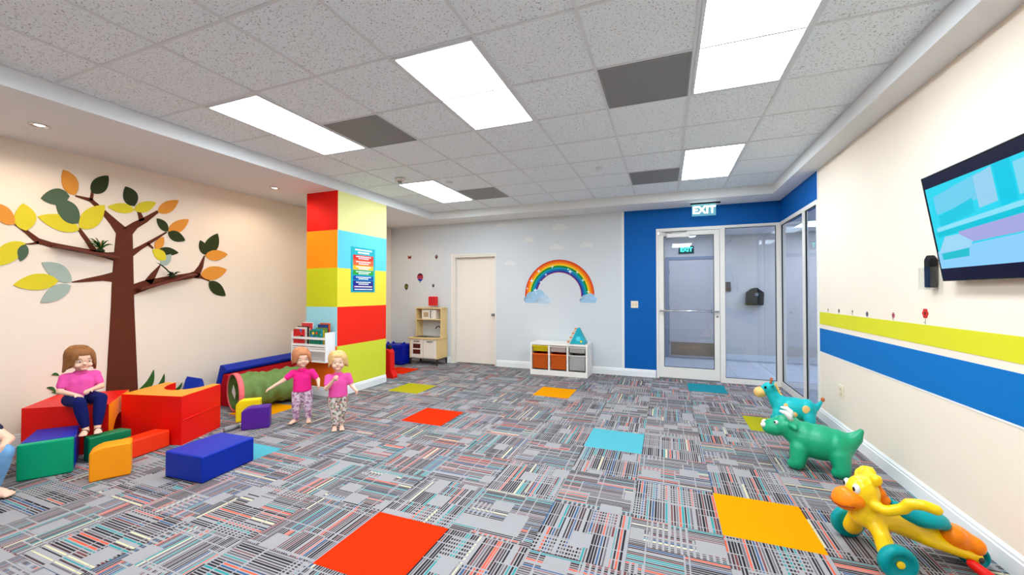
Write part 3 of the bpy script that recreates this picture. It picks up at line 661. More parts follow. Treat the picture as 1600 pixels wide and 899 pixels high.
# ---- right wall flowers
RO, RU_, RV_, RN = (XR, 0, 0), (0, 1, 0), (0, 0, 1), (-1, 0, 0)
for x, y, s_, c, lab in ((1446, 490, .034, (206, 52, 44), 'bright red flower sticker standing on the green stripe'), (1396, 493, .022, (186, 92, 112), 'pink round flower sticker on the green stripe'),
                    (1355, 491, .022, (96, 92, 104), 'grey flower sticker on the green stripe beside the pink one'), (1332, 487, .014, (150, 142, 132), 'tiny pale flower sticker on the green stripe'),
                    (1311, 486, .02, (120, 112, 104), 'small grey brown flower sticker on the green stripe'), (1294, 484, .012, (150, 132, 120), 'tiny brown flower sticker nearest the glazing')):
    q = atx(x, y, XR); u, v = q.y, q.z
    t = empty('flower_decal', (XR, u, 1.18), lab, 'wall decal')
    flat('stem', [(rect(u-.002, u+.002, 1.182, v), (90, 100, 60)), ([(u, 1.19), (u+.012, 1.2), (u+.02, 1.195)], (90, 110, 60))], RO, RU_, RV_, RN, PRINT, t, thick=.001)
    flat('petals', [(circ(u+.6*s_*math.cos(a), v+.6*s_*math.sin(a), s_*.42, 10), c) for a in [2*math.pi*i/6 for i in range(6)]]+[(circ(u, v, s_*.35, 10), tuple(int(k*.6) for k in c))], RO, RU_, RV_, RN, PRINT, t, thick=.0015, step=.0001)
# ---- poster on the column: coloured bars with lines of small white lettering
PO, PU, PV, PN = (CXR+.003, 0, 0), (0, 1, 0), (0, 0, 1), (1, 0, 0)
q0, q1 = atx(548, 385, CXR), atx(585, 456, CXR); y0, y1, z1, z0 = q0.y, q1.y, q0.z, atx(548, 457, CXR).z
w_, h_ = y1-y0, z1-z0
polys = [(rect(y0, y1, z0, z1), (40, 170, 180))]
def pr(a, b_, c, d, rgb): polys.append((rect(y0+w_*a, y0+w_*b_, z1-h_*d, z1-h_*c), rgb))
bars = [(.17, .28, (226, 54, 44)), (.28, .40, (240, 102, 60)), (.40, .50, (250, 186, 40)), (.51, .61, (50, 160, 60)), (.63, .73, (24, 84, 170)), (.74, .85, (40, 50, 140)), (.85, .90, (120, 40, 120)), (.90, .97, (34, 60, 150))]
for a, b_, c in bars: pr(.08, .93, a, b_, c)
rt = random.Random(11)
def textline(a, b_, yc, hh, rgb=(236, 240, 244)):
    x = a
    while x < b_-.02:
        ww = rt.uniform(.03, .1); pr(x, min(b_, x+ww), yc-hh, yc+hh, rgb); x += ww+.018
textline(.16, .86, .055, .017); textline(.28, .76, .115, .02)
for a, b_, c in bars:
    if b_-a > .09: textline(.2, .82, a+(b_-a)*.33, .012); textline(.3, .72, a+(b_-a)*.7, .012)
    else: textline(.14, .88, (a+b_)/2, .012)
tag(flat('poster', polys, PO, PU, PV, PN, PRINT, thick=.004, step=.00005), 'teal poster with rainbow coloured bars of white lettering on the column', 'poster')
# ---- switches and sockets
def plate(name, c, nrm, u, label, cat, toggles):
    c, nrm, u = Vector(c), Vector(nrm), Vector(u); v = Vector((0, 0, 1))
    t = empty(name, c, label, cat)
    IV = mat('ivory_plate', (240, 226, 200), .4, .02, 10)
    pts = [c+u*a+v*b_ for a, b_ in ((-.058, -.058), (.058, -.058), (.058, .058), (-.058, .058))]
    prism('plate', pts, nrm*.006, IV, t, bev=.002)
    for a, b_, wd, hd in toggles:
        q = c+nrm*.006; prism('toggle' if cat == 'switch' else 'socket', [q+u*(a+s1*wd)+v*(b_+s2*hd) for s1, s2 in ((-1, -1), (1, -1), (1, 1), (-1, 1))], nrm*.005, mat('ivory_toggle', (226, 205, 170), .4), t, bev=.001)
q = aty(991.5, 476, YB); plate('light_switch', (q.x, YB, q.z), (0, -1, 0), (1, 0, 0), 'ivory double light switch on the deep blue wall', 'switch', ((-.024, 0, .012, .026), (.024, 0, .012, .026)))
q = atx(1315, 612, XR); plate('wall_socket', (XR, q.y, q.z), (-1, 0, 0), (0, 1, 0), 'white power socket low on the cream wall', 'socket', ((0, .024, .016, .014), (0, -.024, .016, .014)))
# ---- exit sign hung from the soffit in front of the glass door
EXY = 6.68
a, b_ = aty(1081, 320, EXY), aty(1121, 337, EXY)
ex = empty('exit_sign', ((a.x+b_.x)/2, EXY, ZS), 'glowing EXIT sign on clear acrylic under the soffit before the blue wall', 'exit sign')
ex0, ex1, ez1, ez0 = a.x+.0, b_.x-.02, ZS-.02, ZS-.20
box('canopy', ex0-.02, ex1+.06, EXY-.02, EXY+.02, ZS-.02, ZS, BLACK, ex, bev=.003)
def acrylic():
    m = bpy.data.materials.new('clear_acrylic'); m.use_nodes = True; n, l = m.node_tree.nodes, m.node_tree.links; n.remove(n['Principled BSDF'])
    tr = n.new('ShaderNodeBsdfTransparent'); tr.inputs[0].default_value = (.8, .93, .95, 1); em = n.new('ShaderNodeEmission'); em.inputs[0].default_value = (.3, .75, .8, 1); em.inputs[1].default_value = .5
    mx = n.new('ShaderNodeMixShader'); mx.inputs[0].default_value = .28; l.new(tr.outputs[0], mx.inputs[1]); l.new(em.outputs[0], mx.inputs[2]); l.new(mx.outputs[0], n['Material Output'].inputs[0]); return m
box('acrylic_panel', ex0, ex1, EXY-.004, EXY+.004, ez0, ez1, acrylic(), ex)
LET = mat('lit_letters', (235, 255, 252), .5, 0, 5, emit=1.6)
def text_obj(name, s_, size, loc, rot, m, parent, ext=.002):
    cu = bpy.data.curves.new(name, 'FONT'); cu.body = s_; cu.size = size; cu.extrude = ext; cu.align_x = 'CENTER'; cu.align_y = 'CENTER'
    cu.offset = .004
    t = bpy.data.objects.new('tmp', cu); COL.objects.link(t)
    dg = bpy.context.evaluated_depsgraph_get(); me = bpy.data.meshes.new_from_object(t.evaluated_get(dg)); bpy.data.objects.remove(t)
    me.transform(Matrix.Translation(loc) @ rot.to_4x4()); return obj(name, me, m, parent)
from mathutils import Euler
text_obj('lettering', 'EXIT', .155, ((ex0+ex1)/2, EXY-.008, (ez0+ez1)/2-.005), Euler((math.pi/2, 0, 0)).to_matrix(), LET, ex)
# small exit sign of the corridor door
e2 = empty('corridor_exit_sign', (.42, CY1, 2.3), 'small green EXIT sign over the corridor door beyond the glass', 'exit sign')
box('panel', .27, .57, CY1-.03, CY1, 2.24, 2.40, mat('exit_dark', (20, 60, 60), .4), e2)
text_obj('lettering', 'EXIT', .12, (.42, CY1-.034, 2.32), Euler((math.pi/2, 0, 0)).to_matrix(), mat('exit_teal', (70, 235, 205), .5, 0, 5, emit=1.2), e2)
# soap dispenser and notices in the corridor
dp = empty('soap_dispenser', (1.68, CY1, 1.2), 'black dispenser on the corridor wall seen through the glass', 'dispenser')
prism('housing', [(1.52, CY1, 1.14), (1.83, CY1, 1.14), (1.84, CY1, 1.40), (1.76, CY1, 1.46), (1.72, CY1, 1.50), (1.62, CY1, 1.48), (1.53, CY1, 1.40)], (0, -.14, 0), BLACK, dp, bev=.02)
box('label_tag', 1.68, 1.74, CY1-.146, CY1-.14, 1.33, 1.39, mat('grey_tag', (130, 140, 150), .5), dp)
tag(box('control_panel', 1.17, 1.26, CY1-.03, CY1, 1.42, 1.62, mat('wood_brown', (120, 96, 80), .5), bev=.004), 'small brown control box on the corridor wall', 'control box')
bn = empty('litter_bin', (3.3, 7.4, 0), 'dark litter bin in the corridor beyond the side glazing', 'bin')
box('body', 3.1, 3.5, 7.2, 7.6, .0045, .5, mat('dark_bin', (38, 48, 66), .5), bn, bev=.02); box('lid', 3.08, 3.52, 7.18, 7.62, .5, .56, BLACK, bn, bev=.015)
# ---- television on the right wall, tilted down
tv = empty('television', (1.53, 2.55, 1.46), 'large black flat television tilted forward on the cream wall', 'television')
tvL = 3.11; tvW = 1.13; Bx, Bz, Tx, Tz = 1.53, 1.458, 1.435, 2.077
UP = Vector((Tx-Bx, 0, Tz-Bz)); th = UP.length; UP.normalize(); LEFT = Vector((0, 1, 0)); NRM = Vector((-UP.z, 0, UP.x)).normalized()
O_ = Vector((Bx, tvL-tvW, Bz))
TVB = mat('tv_black', (10, 10, 16), .22, .1, 10)
prism('case', [O_+LEFT*a+UP*b_-NRM*.035 for a, b_ in ((0, 0), (tvW, 0), (tvW, th), (0, th))], NRM*.035, TVB, tv, bev=.004)
SC = mat_attr('screen_picture', .4, emit=.40)
def tvp(u_, v_): return ((1-u_)*tvW, v_*th)       # u from the visible edge, v up
polys = []
def sp(pts, rgb): polys.append(([tvp(*p) for p in pts], rgb))
sp([(.018, .0125), (.982, .0125), (.982, .98), (.018, .98)], (12, 12, 48))
sp([(.02, .12), (.98, .12), (.98, .88), (.02, .88)], (40, 214, 240))
sp([(.07, .62), (.40, .66), (.40, .86), (.07, .79)], (110, 206, 238)); sp([(.08, .50), (.33, .56), (.33, .68), (.08, .60)], (24, 200, 226))
sp([(.36, .58), (.47, .60), (.47, .87), (.36, .84)], (150, 208, 238)); sp([(.48, .55), (.57, .57), (.57, .88), (.48, .88)], (0, 202, 232))
sp([(.58, .60), (.98, .66), (.98, .86), (.58, .84)], (130, 214, 240)); sp([(.05, .46), (.98, .56), (.98, .60), (.05, .50)], (140, 224, 248))
sp([(.04, .41), (.98, .51), (.98, .56), (.04, .46)], (0, 196, 220)); sp([(.2, .32), (.98, .36), (.98, .51), (.2, .43)], (160, 170, 226))
for k in range(5): sp([(.2, .335+.02*k), (.98, .372+.027*k), (.98, .378+.027*k), (.2, .340+.02*k)], (180, 160, 214))
sp([(.02, .12), (.98, .12), (.98, .36), (.3, .31), (.02, .28)], (140, 206, 250)); sp([(.03, .27), (.1, .41), (.2, .41), (.28, .33), (.25, .27)], (158, 214, 244)); sp([(.05, .20), (.24, .21), (.25, .28), (.16, .27), (.05, .26)], (30, 190, 208))
flat('screen', polys, O_, LEFT, UP, NRM, SC, tv, thick=.0008, step=.0002)
box('wall_mount', 1.565, XR, 2.45, 2.65, 1.6, 1.75, BLACK, tv)
q = atx(1463, 425, XR)
ph = empty('remote_holder', (XR, q.y, q.z), 'black remote in a clear wall holder beside the television', 'remote control')
prism('remote', [(XR-.004, q.y-.028, q.z-.10), (XR-.004, q.y+.028, q.z-.10), (XR-.004, q.y+.03, q.z+.08), (XR-.004, q.y, q.z+.11), (XR-.004, q.y-.03, q.z+.08)], (-.045, 0, 0), BLACK, ph, bev=.01)
GL2 = glass_mat('clear_plastic', (.95, .96, .96, 1))
bm = bmesh.new(); bx(bm, XR-.06, XR-.057, q.y-.06, q.y+.06, q.z-.11, q.z+.03); bx(bm, XR-.06, XR, q.y+.06, q.y+.063, q.z-.11, q.z+.03); bx(bm, XR-.06, XR, q.y-.063, q.y-.06, q.z-.11, q.z+.03); bx(bm, XR-.06, XR, q.y-.06, q.y+.06, q.z-.113, q.z-.11)
obj('holder', bm, GL2, ph)
# ================================================================== FURNITURE
# ---- white storage unit with pull-out tubs under the rainbow
BIRCH = mat('white_laminate', (240, 234, 226), .4, .015, 6)
sx0, sx1, sy0, sy1, sh = -2.17, -1.19, 6.47, 6.90, .54
su = empty('storage_unit', ((sx0+sx1)/2, (sy0+sy1)/2, 0), 'low white storage unit with pull-out tubs under the rainbow', 'storage unit')
box('top_board', sx0, sx1, sy0, sy1, sh-.035, sh, BIRCH, su, bev=.004); box('plinth', sx0, sx1, sy0, sy1, 0, .085, BIRCH, su, bev=.004)
cw = (sx1-sx0-.03*4)/3
for i in range(4): x = sx0+i*(cw+.03); box('upright', x, x+.03, sy0, sy1, .085, sh-.035, BIRCH, su)
box('back_board', sx0+.03, sx1-.03, sy1-.012, sy1, .085, sh-.035, BIRCH, su)
def tub(x0, x1, z0, z1, rgb, label):
    m = mat('tub_%d_%d_%d' % rgb, rgb, .35, .04, 8, spec=.5)
    t = empty('tub', ((x0+x1)/2, sy0+.2, z0), label, 'storage tub', 'tubs in the white storage unit')
    bm = bmesh.new(); xa, xb, ya, yb = x0+.004, x1-.004, sy0+.006, sy1-.03; tp = .013
    lo = [bm.verts.new(p) for p in ((xa+tp, ya+tp, z0), (xb-tp, ya+tp, z0), (xb-tp, yb-tp, z0), (xa+tp, yb-tp, z0))]
    hi = [bm.verts.new(p) for p in ((xa+.012, ya+.012, z1), (xb-.012, ya+.012, z1), (xb-.012, yb, z1), (xa+.012, yb, z1))]
    bm.faces.new(lo[::-1])
    for i in range(4): bm.faces.new((lo[i], lo[(i+1) % 4], hi[(i+1) % 4], hi[i]))
    bmesh.ops.solidify(bm, geom=list(bm.faces), thickness=.004); obj('body', bm, m, t)
    bm = bmesh.new()
    for a in ((xa, xb, ya, ya+.014), (xa, xb, yb-.006, yb+.004), (xa, xa+.014, ya+.014, yb-.006), (xb-.014, xb, ya+.014, yb-.006)): bx(bm, *a, z1-.012, z1+.004)
    obj('rim', bm, m, t)
c0 = [sx0+.03+i*(cw+.03) for i in range(3)]
tub(c0[0], c0[0]+cw, .40, .49, (255, 222, 20), 'shallow yellow tub at the top of the white storage unit'); tub(c0[0], c0[0]+cw, .11, .355, (255, 112, 30), 'deep orange tub below the yellow tub')
tub(c0[1], c0[1]+cw, .40, .49, (236, 214, 206), 'shallow pinkish white tub above a deep orange tub'); tub(c0[1], c0[1]+cw, .11, .355, (255, 112, 30), 'deep orange tub below the pinkish white tub')
tub(c0[2], c0[2]+cw, .40, .49, (226, 220, 212), 'shallow white tub above the deep white tub'); tub(c0[2], c0[2]+cw, .11, .355, (224, 222, 218), 'deep white tub at the end of the storage unit')
# activity pyramid on the unit
tpx, tpy = -1.36, 6.62
ty = empty('activity_pyramid', (tpx, tpy, sh), 'teal pyramid activity toy with orange beaded edge on the white storage unit', 'toy')
TEAL = mat('teal_plastic', (22, 160, 176), .35, .2, 12); ORG = mat('orange_plastic', (240, 130, 24), .35, .05, 10)
bm = bmesh.new(); s_ = .13
b4 = [bm.verts.new((tpx+a*s_, tpy+c*s_, sh+.001)) for a, c in ((-1, -1), (1, -1), (1, 1), (-1, 1))]; t4 = [bm.verts.new((tpx+a*.018, tpy+c*.018, sh+.27)) for a, c in ((-1, -1), (1, -1), (1, 1), (-1, 1))]
bm.faces.new(b4[::-1]); bm.faces.new(t4)
for i in range(4): bm.faces.new((b4[i], b4[(i+1) % 4], t4[(i+1) % 4], t4[i]))
bmesh.ops.bevel(bm, geom=list(bm.edges), offset=.008, segments=2, affect='EDGES'); obj('body', bm, TEAL, ty)
for k in range(7):
    f = k/6.5; bm = bmesh.new(); ellipsoid(bm, (tpx-s_*(1-f*.86)-.025, tpy-s_*(1-f*.86)+.02, sh+.035+.23*f), (.022, .022, .014)); obj('bead', bm, ORG if k % 2 == 0 else mat('cream_bead', (240, 214, 160), .4), ty, True)
lathe('dial', [(.04, 0), (.04, .008), (.03, .012), (0, .012)], (tpx+.01, tpy-s_*.72, sh+.085), mat('sky_plastic', (80, 200, 214), .35), ty, axis=(0, -.92, .4))
lathe('button', [(.018, 0), (.018, .008), (0, .011)], (tpx+.06, tpy-s_*.85, sh+.045), mat('yellow_plastic', (250, 206, 10), .35, .05, 10), ty, axis=(0, -.92, .4))
# ---- toy kitchen
KW = mat('birch_wood', (232, 200, 140), .5, .1, 7); KWH = mat('kitchen_white', (240, 230, 216), .4, .02, 6); DKG = mat('dark_grey_metal', (70, 64, 60), .4, .1, 20, metal=.4)
ky0, ky1 = 6.52, 6.90; kx0, kx1 = aty(640, 540, ky0).x, aty(683, 540, ky0).x
kt = empty('toy_kitchen', ((kx0+kx1)/2, (ky0+ky1)/2, 0), 'birch wood toy kitchen with white doors, sink and tap', 'toy kitchen')
for x in (kx0+.012, kx1-.012):
    for y in (ky0+.02, ky1-.02): box('leg', x-.012, x+.012, y-.012, y+.012, 0, .125, DKG, kt)
    box('leg_rail', x-.01, x+.01, ky0+.032, ky1-.032, .1, .12, DKG, kt)
box('side_panel', kx0, kx0+.018, ky0, ky1, .125, .50, KW, kt); box('side_panel', kx1-.018, kx1, ky0, ky1, .125, .50, KW, kt)
box('cabinet', kx0+.018, kx1-.018, ky0+.02, ky1, .125, .50, KWH, kt)
kmid = (kx0+kx1)/2
for a, b_, glz in ((kx0+.02, kmid-.004, True), (kmid+.004, kx1-.02, False)):
    dr = box('door', a, b_, ky0, ky0+.018, .14, .495, KWH, kt, bev=.002)
    if glz:
        for z in (.21, .32): box('oven_window', a+.06, b_-.06, ky0-.002, ky0+.001, z, z+.085, mat('oven_glass', (92, 36, 26), .2), dr)
    tubo('handle', [((a+b_)/2-.06, ky0-.003, .455), ((a+b_)/2-.055, ky0-.02, .455), ((a+b_)/2+.055, ky0-.02, .455), ((a+b_)/2+.06, ky0-.003, .455)], .007, DKG, dr, 6)
box('worktop', kx0-.03, kx1+.01, ky0-.02, ky1, .50, .525, KW, kt, bev=.003)
box('hob', kx0+.03, kx0+.33, ky0+.06, ky1-.06, .525, .529, DKG, kt)
lathe('sink', [(.0, .002), (.1, .002), (.115, .006), (.12, .003), (.0, -.002)], (kx1-.18, ky0+.19, .5255), GREYM, kt)
tubo('tap', [(kx1-.06, ky0+.25, .525), (kx1-.06, ky0+.25, .66), (kx1-.075, ky0+.245, .71), (kx1-.11, ky0+.24, .735), (kx1-.15, ky0+.23, .725), (kx1-.17, ky0+.22, .685)], .011, DKG, kt)
hx0, hx1 = kx0+.03, kx1-.01
for x in (hx0, hx1-.018): box('hutch_side', x, x+.018, ky1-.22, ky1, .525, 1.08, KW, kt)
box('hutch_top', hx0-.01, hx1+.01, ky1-.23, ky1, 1.08, 1.10, KW, kt); box('hutch_shelf', hx0+.018, hx1-.018, ky1-.21, ky1, .86, .876, KW, kt)
box('microwave', hx0+.13, hx1-.13, ky1-.2, ky1-.02, .877, 1.06, KWH, kt, bev=.003)
box('microwave_window', hx0+.17, hx1-.30, ky1-.203, ky1-.199, .915, 1.01, mat('microwave_glass', (190, 160, 120), .3), kt)
tubo('microwave_handle', [(hx1-.24, ky1-.2, .90), (hx1-.24, ky1-.225, .91), (hx1-.24, ky1-.225, 1.03), (hx1-.24, ky1-.2, 1.04)], .008, DKG, kt, 6)
rbx = aty(677, 475, ky1-.12)
rx = empty('striped_box', (rbx.x, ky1-.12, 1.10), 'red box with slanted stripes standing on top of the toy kitchen', 'box')
box('foot', rbx.x-.045, rbx.x+.045, ky1-.16, ky1-.08, 1.101, 1.14, mat('grey_base', (190, 185, 176), .6), rx)
rb_ = box('body', rbx.x-.075, rbx.x+.075, ky1-.19, ky1-.06, 1.14, 1.32, mat('red_tin', (224, 40, 40), .4), rx, bev=.018, seg=3)
flat('stripe', [([(rbx.x-.07, 1.16+.035*k), (rbx.x+.07, 1.15+.035*k+.02), (rbx.x+.07, 1.156+.035*k+.02), (rbx.x-.07, 1.166+.035*k)], (150, 60, 70)) for k in range(4)], (0, ky1-.19, 0), (1, 0, 0), (0, 0, 1), (0, -1, 0), PRINT, rb_, thick=.0015)
# ---- blue soft bag in the corner
a = aty(610, 545, 6.45); b_ = aty(640, 545, 6.45)
VB = mat('royal_blue_vinyl', (0, 22, 150), .4, .08, 8, .15, bscale=25)
def bag(bm):
    x0, x1 = a.x+.04, b_.x-.17; 
    bx(bm, x0-.08, x1+.08, 6.33, 6.66, .004, .39)
    for i in range(5): capsule(bm, (x0+(x1-x0)*i/4, 6.34, .08), .03, (x0+(x1-x0)*i/4+.01, 6.34, .34), .022)
    capsule(bm, (x0-.06, 6.4, .39), .04, (x0-.07, 6.42, .43), .018); capsule(bm, (x1+.05, 6.4, .39), .04, (x1+.06, 6.42, .43), .018)
    capsule(bm, (x0, 6.5, .38), .045, (x0-.01, 6.5, .425), .02); capsule(bm, (x1, 6.5, .38), .045, (x1+.01, 6.5, .42), .02); capsule(bm, (x0+.25, 6.5, .39), .03, (x0+.26, 6.5, .42), .015)
sb = blob('storage_bag', bag, VB, None, .016, 5); tag(sb, 'royal blue soft storage bag in the corner beside the toy kitchen', 'bag')
# ---- red toy peeking out behind the column
q = Vector((-4.17, 5.32, 0)); RP = mat('red_plastic', (228, 26, 18), .35, .05, 10)
rt_ = empty('red_toy_stand', q, 'red upright plastic toy with black cap peeking out behind the column', 'toy')
prism('upright', [(q.x-.12, q.y, .10), (q.x-.01, q.y, .10), (q.x-.02, q.y, .42), (q.x-.06, q.y, .47), (q.x-.12, q.y, .47)], (0, .12, 0), RP, rt_, bev=.012)
prism('foot', [(q.x-.14, q.y, 0), (q.x+.05, q.y, 0), (q.x+.045, q.y, .035), (q.x-.0, q.y, .12), (q.x-.14, q.y, .12)], (0, .12, 0), RP, rt_, bev=.008)
lathe('cap', [(.035, 0), (.035, .05), (.025, .065), (0, .07)], (q.x-.075, q.y+.06, .465), BLACK, rt_)
# ---- white wall rack with books on the column
bx0, bx1, by0, by1 = -4.72, -4.11, 3.93, CYF-.006
bs = empty('book_rack', ((bx0+bx1)/2, CYF, .48), 'white wall rack full of picture books on the column', 'book rack')
RK = mat('rack_white', (240, 238, 236), .4, .01, 6)
box('side_panel', bx0, bx0+.016, by0, by1, .48, .87, RK, bs, bev=.003); box('side_panel', bx1-.016, bx1, by0, by1, .48, .87, RK, bs, bev=.003)
box('back_board', bx0+.016, bx1-.016, by1-.012, by1, .48, .84, RK, bs); box('bottom_board', bx0+.016, bx1-.016, by0, by1-.012, .48, .495, RK, bs)
box('shelf_board', bx0+.016, bx1-.016, by0, by1-.012, .66, .674, RK, bs)
for z in (.685, .775, .62): box('front_rail', bx0+.016, bx1-.016, by0, by0+.012, z, z+.03, RK, bs)
rk = random.Random(5)
BKC = [(206, 30, 36), (230, 226, 218), (60, 50, 48), (236, 214, 180), (214, 60, 60), (240, 236, 230), (30, 120, 90), (40, 150, 160), (240, 190, 30), (110, 140, 60), (40, 60, 120), (226, 90, 40)]
books = [(bx0+.05+.042*i, BKC[i % 12], rk.uniform(.19, .25), .17+.03*rk.random()) for i in range(12)]
BKN = ['red', 'white', 'black', 'cream', 'crimson', 'ivory', 'green', 'teal', 'yellow', 'olive', 'navy', 'orange']
for i, (x, c, hh, ww) in enumerate(books):
    yy = by0+.02+.009*(i % 6)*1.6; x = max(bx0+.02, min(bx1-.02-ww, bx0+.02+(i//6)*.29+.02*(i % 6)))
    t = empty('picture_book', (x, yy, .675), BKN[i]+' covered picture book in the white rack', 'book', 'picture books in the rack')
    lean = .10; z0 = .676; ytop = yy+.006
    o = box('cover', x, x+ww, yy, yy+.010, z0, z0+hh+.015*(i % 6), mat('book_%d' % i, c, .4, .3, 25), t)
    rr = random.Random(i); polys = [(circ(x+ww*rr.uniform(.2, .8), z0+hh*rr.uniform(.35, .95), ww*rr.uniform(.05, .14), 10), rr.choice([(240, 240, 230), (30, 30, 40), (230, 60, 50), (250, 200, 40), (60, 150, 90), (60, 120, 190)])) for _ in range(6)]
    flat('cover_picture', polys, (0, yy, 0), (1, 0, 0), (0, 0, 1), (0, -1, 0), PRINT, o, thick=.0008, step=.0001)
# ================================================================== SOFT PLAY BLOCKS
def vinyl(n_, rgb): return mat('vinyl_'+n_, rgb, .42, .05, 5, .12, spec=.25, bscale=14)
V_RED, V_ORG, V_BLU, V_GRN, V_SGR, V_PUR, V_YEL = vinyl('red', (238, 16, 8)), vinyl('orange', (255, 152, 14)), vinyl('blue', (0, 42, 158)), vinyl('jade', (0, 156, 110)), vinyl('green', (0, 118, 72)), vinyl('purple', (84, 32, 140)), vinyl('yellow', (255, 220, 20))
V_RO = vinyl('scarlet', (246, 54, 14))
def foam(name, quad, z1, m, label, z0=.001, bev=.012):
    o = prism(name, [(x, y, z0) for x, y in quad], (0, 0, z1-z0), m, None, bev=bev); tag(o, label, 'foam block'); return o
foam('foam_block', [(-3.146, 1.89), (-3.19, 2.315), (-3.575, 2.295), (-3.535, 1.865)], .195, V_BLU, 'blue rectangular foam block lying on the light blue carpet tile')
foam('foam_block', [(-4.442, 1.413), (-4.284, 1.652), (-4.332, 1.68), (-4.49, 1.441)], .268, V_GRN, 'jade green flat foam slab standing against the blue block')
foam('foam_block', [(-4.494, 1.444), (-4.336, 1.683), (-4.655, 1.835), (-4.825, 1.645)], .268, V_BLU, 'deep blue foam block between the jade slab and the red arch')
foam('foam_block', [(-4.40, 1.79), (-4.375, 2.06), (-4.50, 2.04), (-4.505, 1.80)], .20, V_SGR, 'green foam block under the feet of the sitting child')
foam('foam_block', [(-4.14, 1.83), (-4.205, 2.258), (-4.355, 2.222), (-4.30, 1.84)], .15, V_RO, 'long scarlet foam block lying behind the orange block')
def front_profile(name, p0, p1, prof, depth, m, label, bev=.012):
    """standing block: outline prof [(t along the front edge, z)], swept away from the viewer"""
    p0, p1 = Vector((p0[0], p0[1], 0)), Vector((p1[0], p1[1], 0)); d = p1-p0; n_ = Vector((-d.y, d.x, 0)).normalized()
    if n_.dot(p0) < 0: n_ = -n_
    o = prism(name, [p0+d*t+Vector((0, 0, z)) for t, z in prof], n_*depth, m, None, bev=bev); tag(o, label, 'foam block')
cham = lambda h, a=.28, lo=.72: [(0, .001), (1, .001), (1, h*.97), (.97, h), (a, h), (a*.5, h*.95), (0, h*lo+.02)]
front_profile('foam_block', (-3.931, 1.60), (-3.823, 1.795), cham(.246, .3, .78), .15, V_ORG, 'orange foam block with one rounded shoulder')
front_profile('foam_block', (-3.99, 2.754), (-3.81, 2.924), cham(.222, .3, .75), .13, V_PUR, 'purple foam block with one rounded shoulder')
front_profile('foam_block', (-4.29, 2.90), (-4.12, 3.05), cham(.235, .25, .72), .10, V_YEL, 'yellow foam block behind the purple block')
# U shaped block: red sides, orange top
Fp, Lp, D = Vector((-4.12, 2.30, 0)), Vector((-4.74, 2.15, 0)), Vector((-.19, .46, 0))
Wd = Lp-Fp; ctr = Fp+Wd*.48+D; uu = Wd.normalized(); vv_ = D.normalized(); out = [Fp, Lp, Lp+D]
R_ = .22
for i in range(13):
    a_ = math.pi*i/12; out.append(ctr+uu*R_*math.cos(a_)-vv_*R_*1.35*math.sin(a_))
out.append(Fp+D)
o = prism('foam_cave_block', out, (0, 0, .445), [V_RED, V_ORG], None, bev=0, side_m=1); tag(o, 'big red foam block with orange top and a round cut-out', 'foam block')
tubo('seam', [Fp+Vector((0, 0, .225))+(-Wd.normalized()*.002)+D*t for t in (0.02, .5, .98)], .004, V_RED, o, 6)
# arch block the child sits on
A_, B_, C_, D_ = Vector((-5.04, 1.63, 0)), Vector((-4.53, 1.97, 0)), Vector((-5.03, 2.34, 0)), Vector((-5.41, 1.97, 0))
prof = [(0, .001), (.14, .001)]+[(.5-.36*math.cos(math.pi*i/12), .001+.27*math.sin(math.pi*i/12)) for i in range(1, 12)]+[(.86, .001), (1, .001), (1, .42), (0, .42)]
bm = bmesh.new(); n_ = len(prof)
E0 = [bm.verts.new(B_+(C_-B_)*t+Vector((0, 0, z))) for t, z in prof]; E1 = [bm.verts.new(A_+(D_-A_)*t+Vector((0, 0, z))) for t, z in prof]
f = bm.faces.new(E0); f.material_index = 1; f = bm.faces.new(E1[::-1]); f.material_index = 1
for i in range(n_): bm.faces.new((E0[i], E1[i], E1[(i+1) % n_], E0[(i+1) % n_]))
bmesh.ops.recalc_face_normals(bm, faces=list(bm.faces))
o = obj('foam_arch_block', bm, [V_RED, V_ORG]); tag(o, 'red foam arch block with orange ends that a child sits on', 'foam block')
# small blue wedge behind the U block, long blue and red mats against the wall
q = atz(293, 590, .40)
bm = bmesh.new()
lo = [bm.verts.new(p) for p in ((q.x-.14, q.y-.05, .001), (q.x+.04, q.y-.08, .001), (q.x+.12, q.y+.18, .001), (q.x-.10, q.y+.20, .001))]
hi = [bm.verts.new(p) for p in ((q.x-.02, q.y, .42), (q.x+.01, q.y+.16, .36))]
for fc in ((lo[0], lo[1], hi[0]), (lo[1], lo[2], hi[1], hi[0]), (lo[2], lo[3], hi[1]), (lo[3], lo[0], hi[0], hi[1]), (lo[3], lo[2], lo[1], lo[0])): bm.faces.new(fc)
bmesh.ops.recalc_face_normals(bm, faces=list(bm.faces)); bmesh.ops.bevel(bm, geom=list(bm.edges), offset=.008, segments=2, affect='EDGES')
o = obj('foam_wedge', bm, V_BLU); tag(o, 'small royal blue foam wedge behind the big red block', 'foam block')
P0, P1 = Vector((-5.09, 3.27, 0)), Vector((-5.22, 4.62, 0)); ax = (P1-P0); sd_ = Vector((ax.y, -ax.x, 0)).normalized()
def lengthwise(name, prof, m, label):
    o = prism(name, [P0+sd_*a_+Vector((0, 0, z)) for a_, z in prof], ax, m, None, bev=.01); tag(o, label, 'foam mat')
lengthwise('folded_mat', [(-.17, .001), (-.03, .5), (.015, .502), (.10, .445), (.085, .405), (.02, .40), (-.10, .001)], V_BLU, 'long blue foam mat leaning along the cream wall')
lengthwise('folded_mat', [(-.085, .001), (.025, .392), (.092, .398), (.125, .33), (.15, .001)], mat('vinyl_crimson', (176, 10, 22), .42, .05, 5, .12), 'long crimson foam mat under the blue mat')
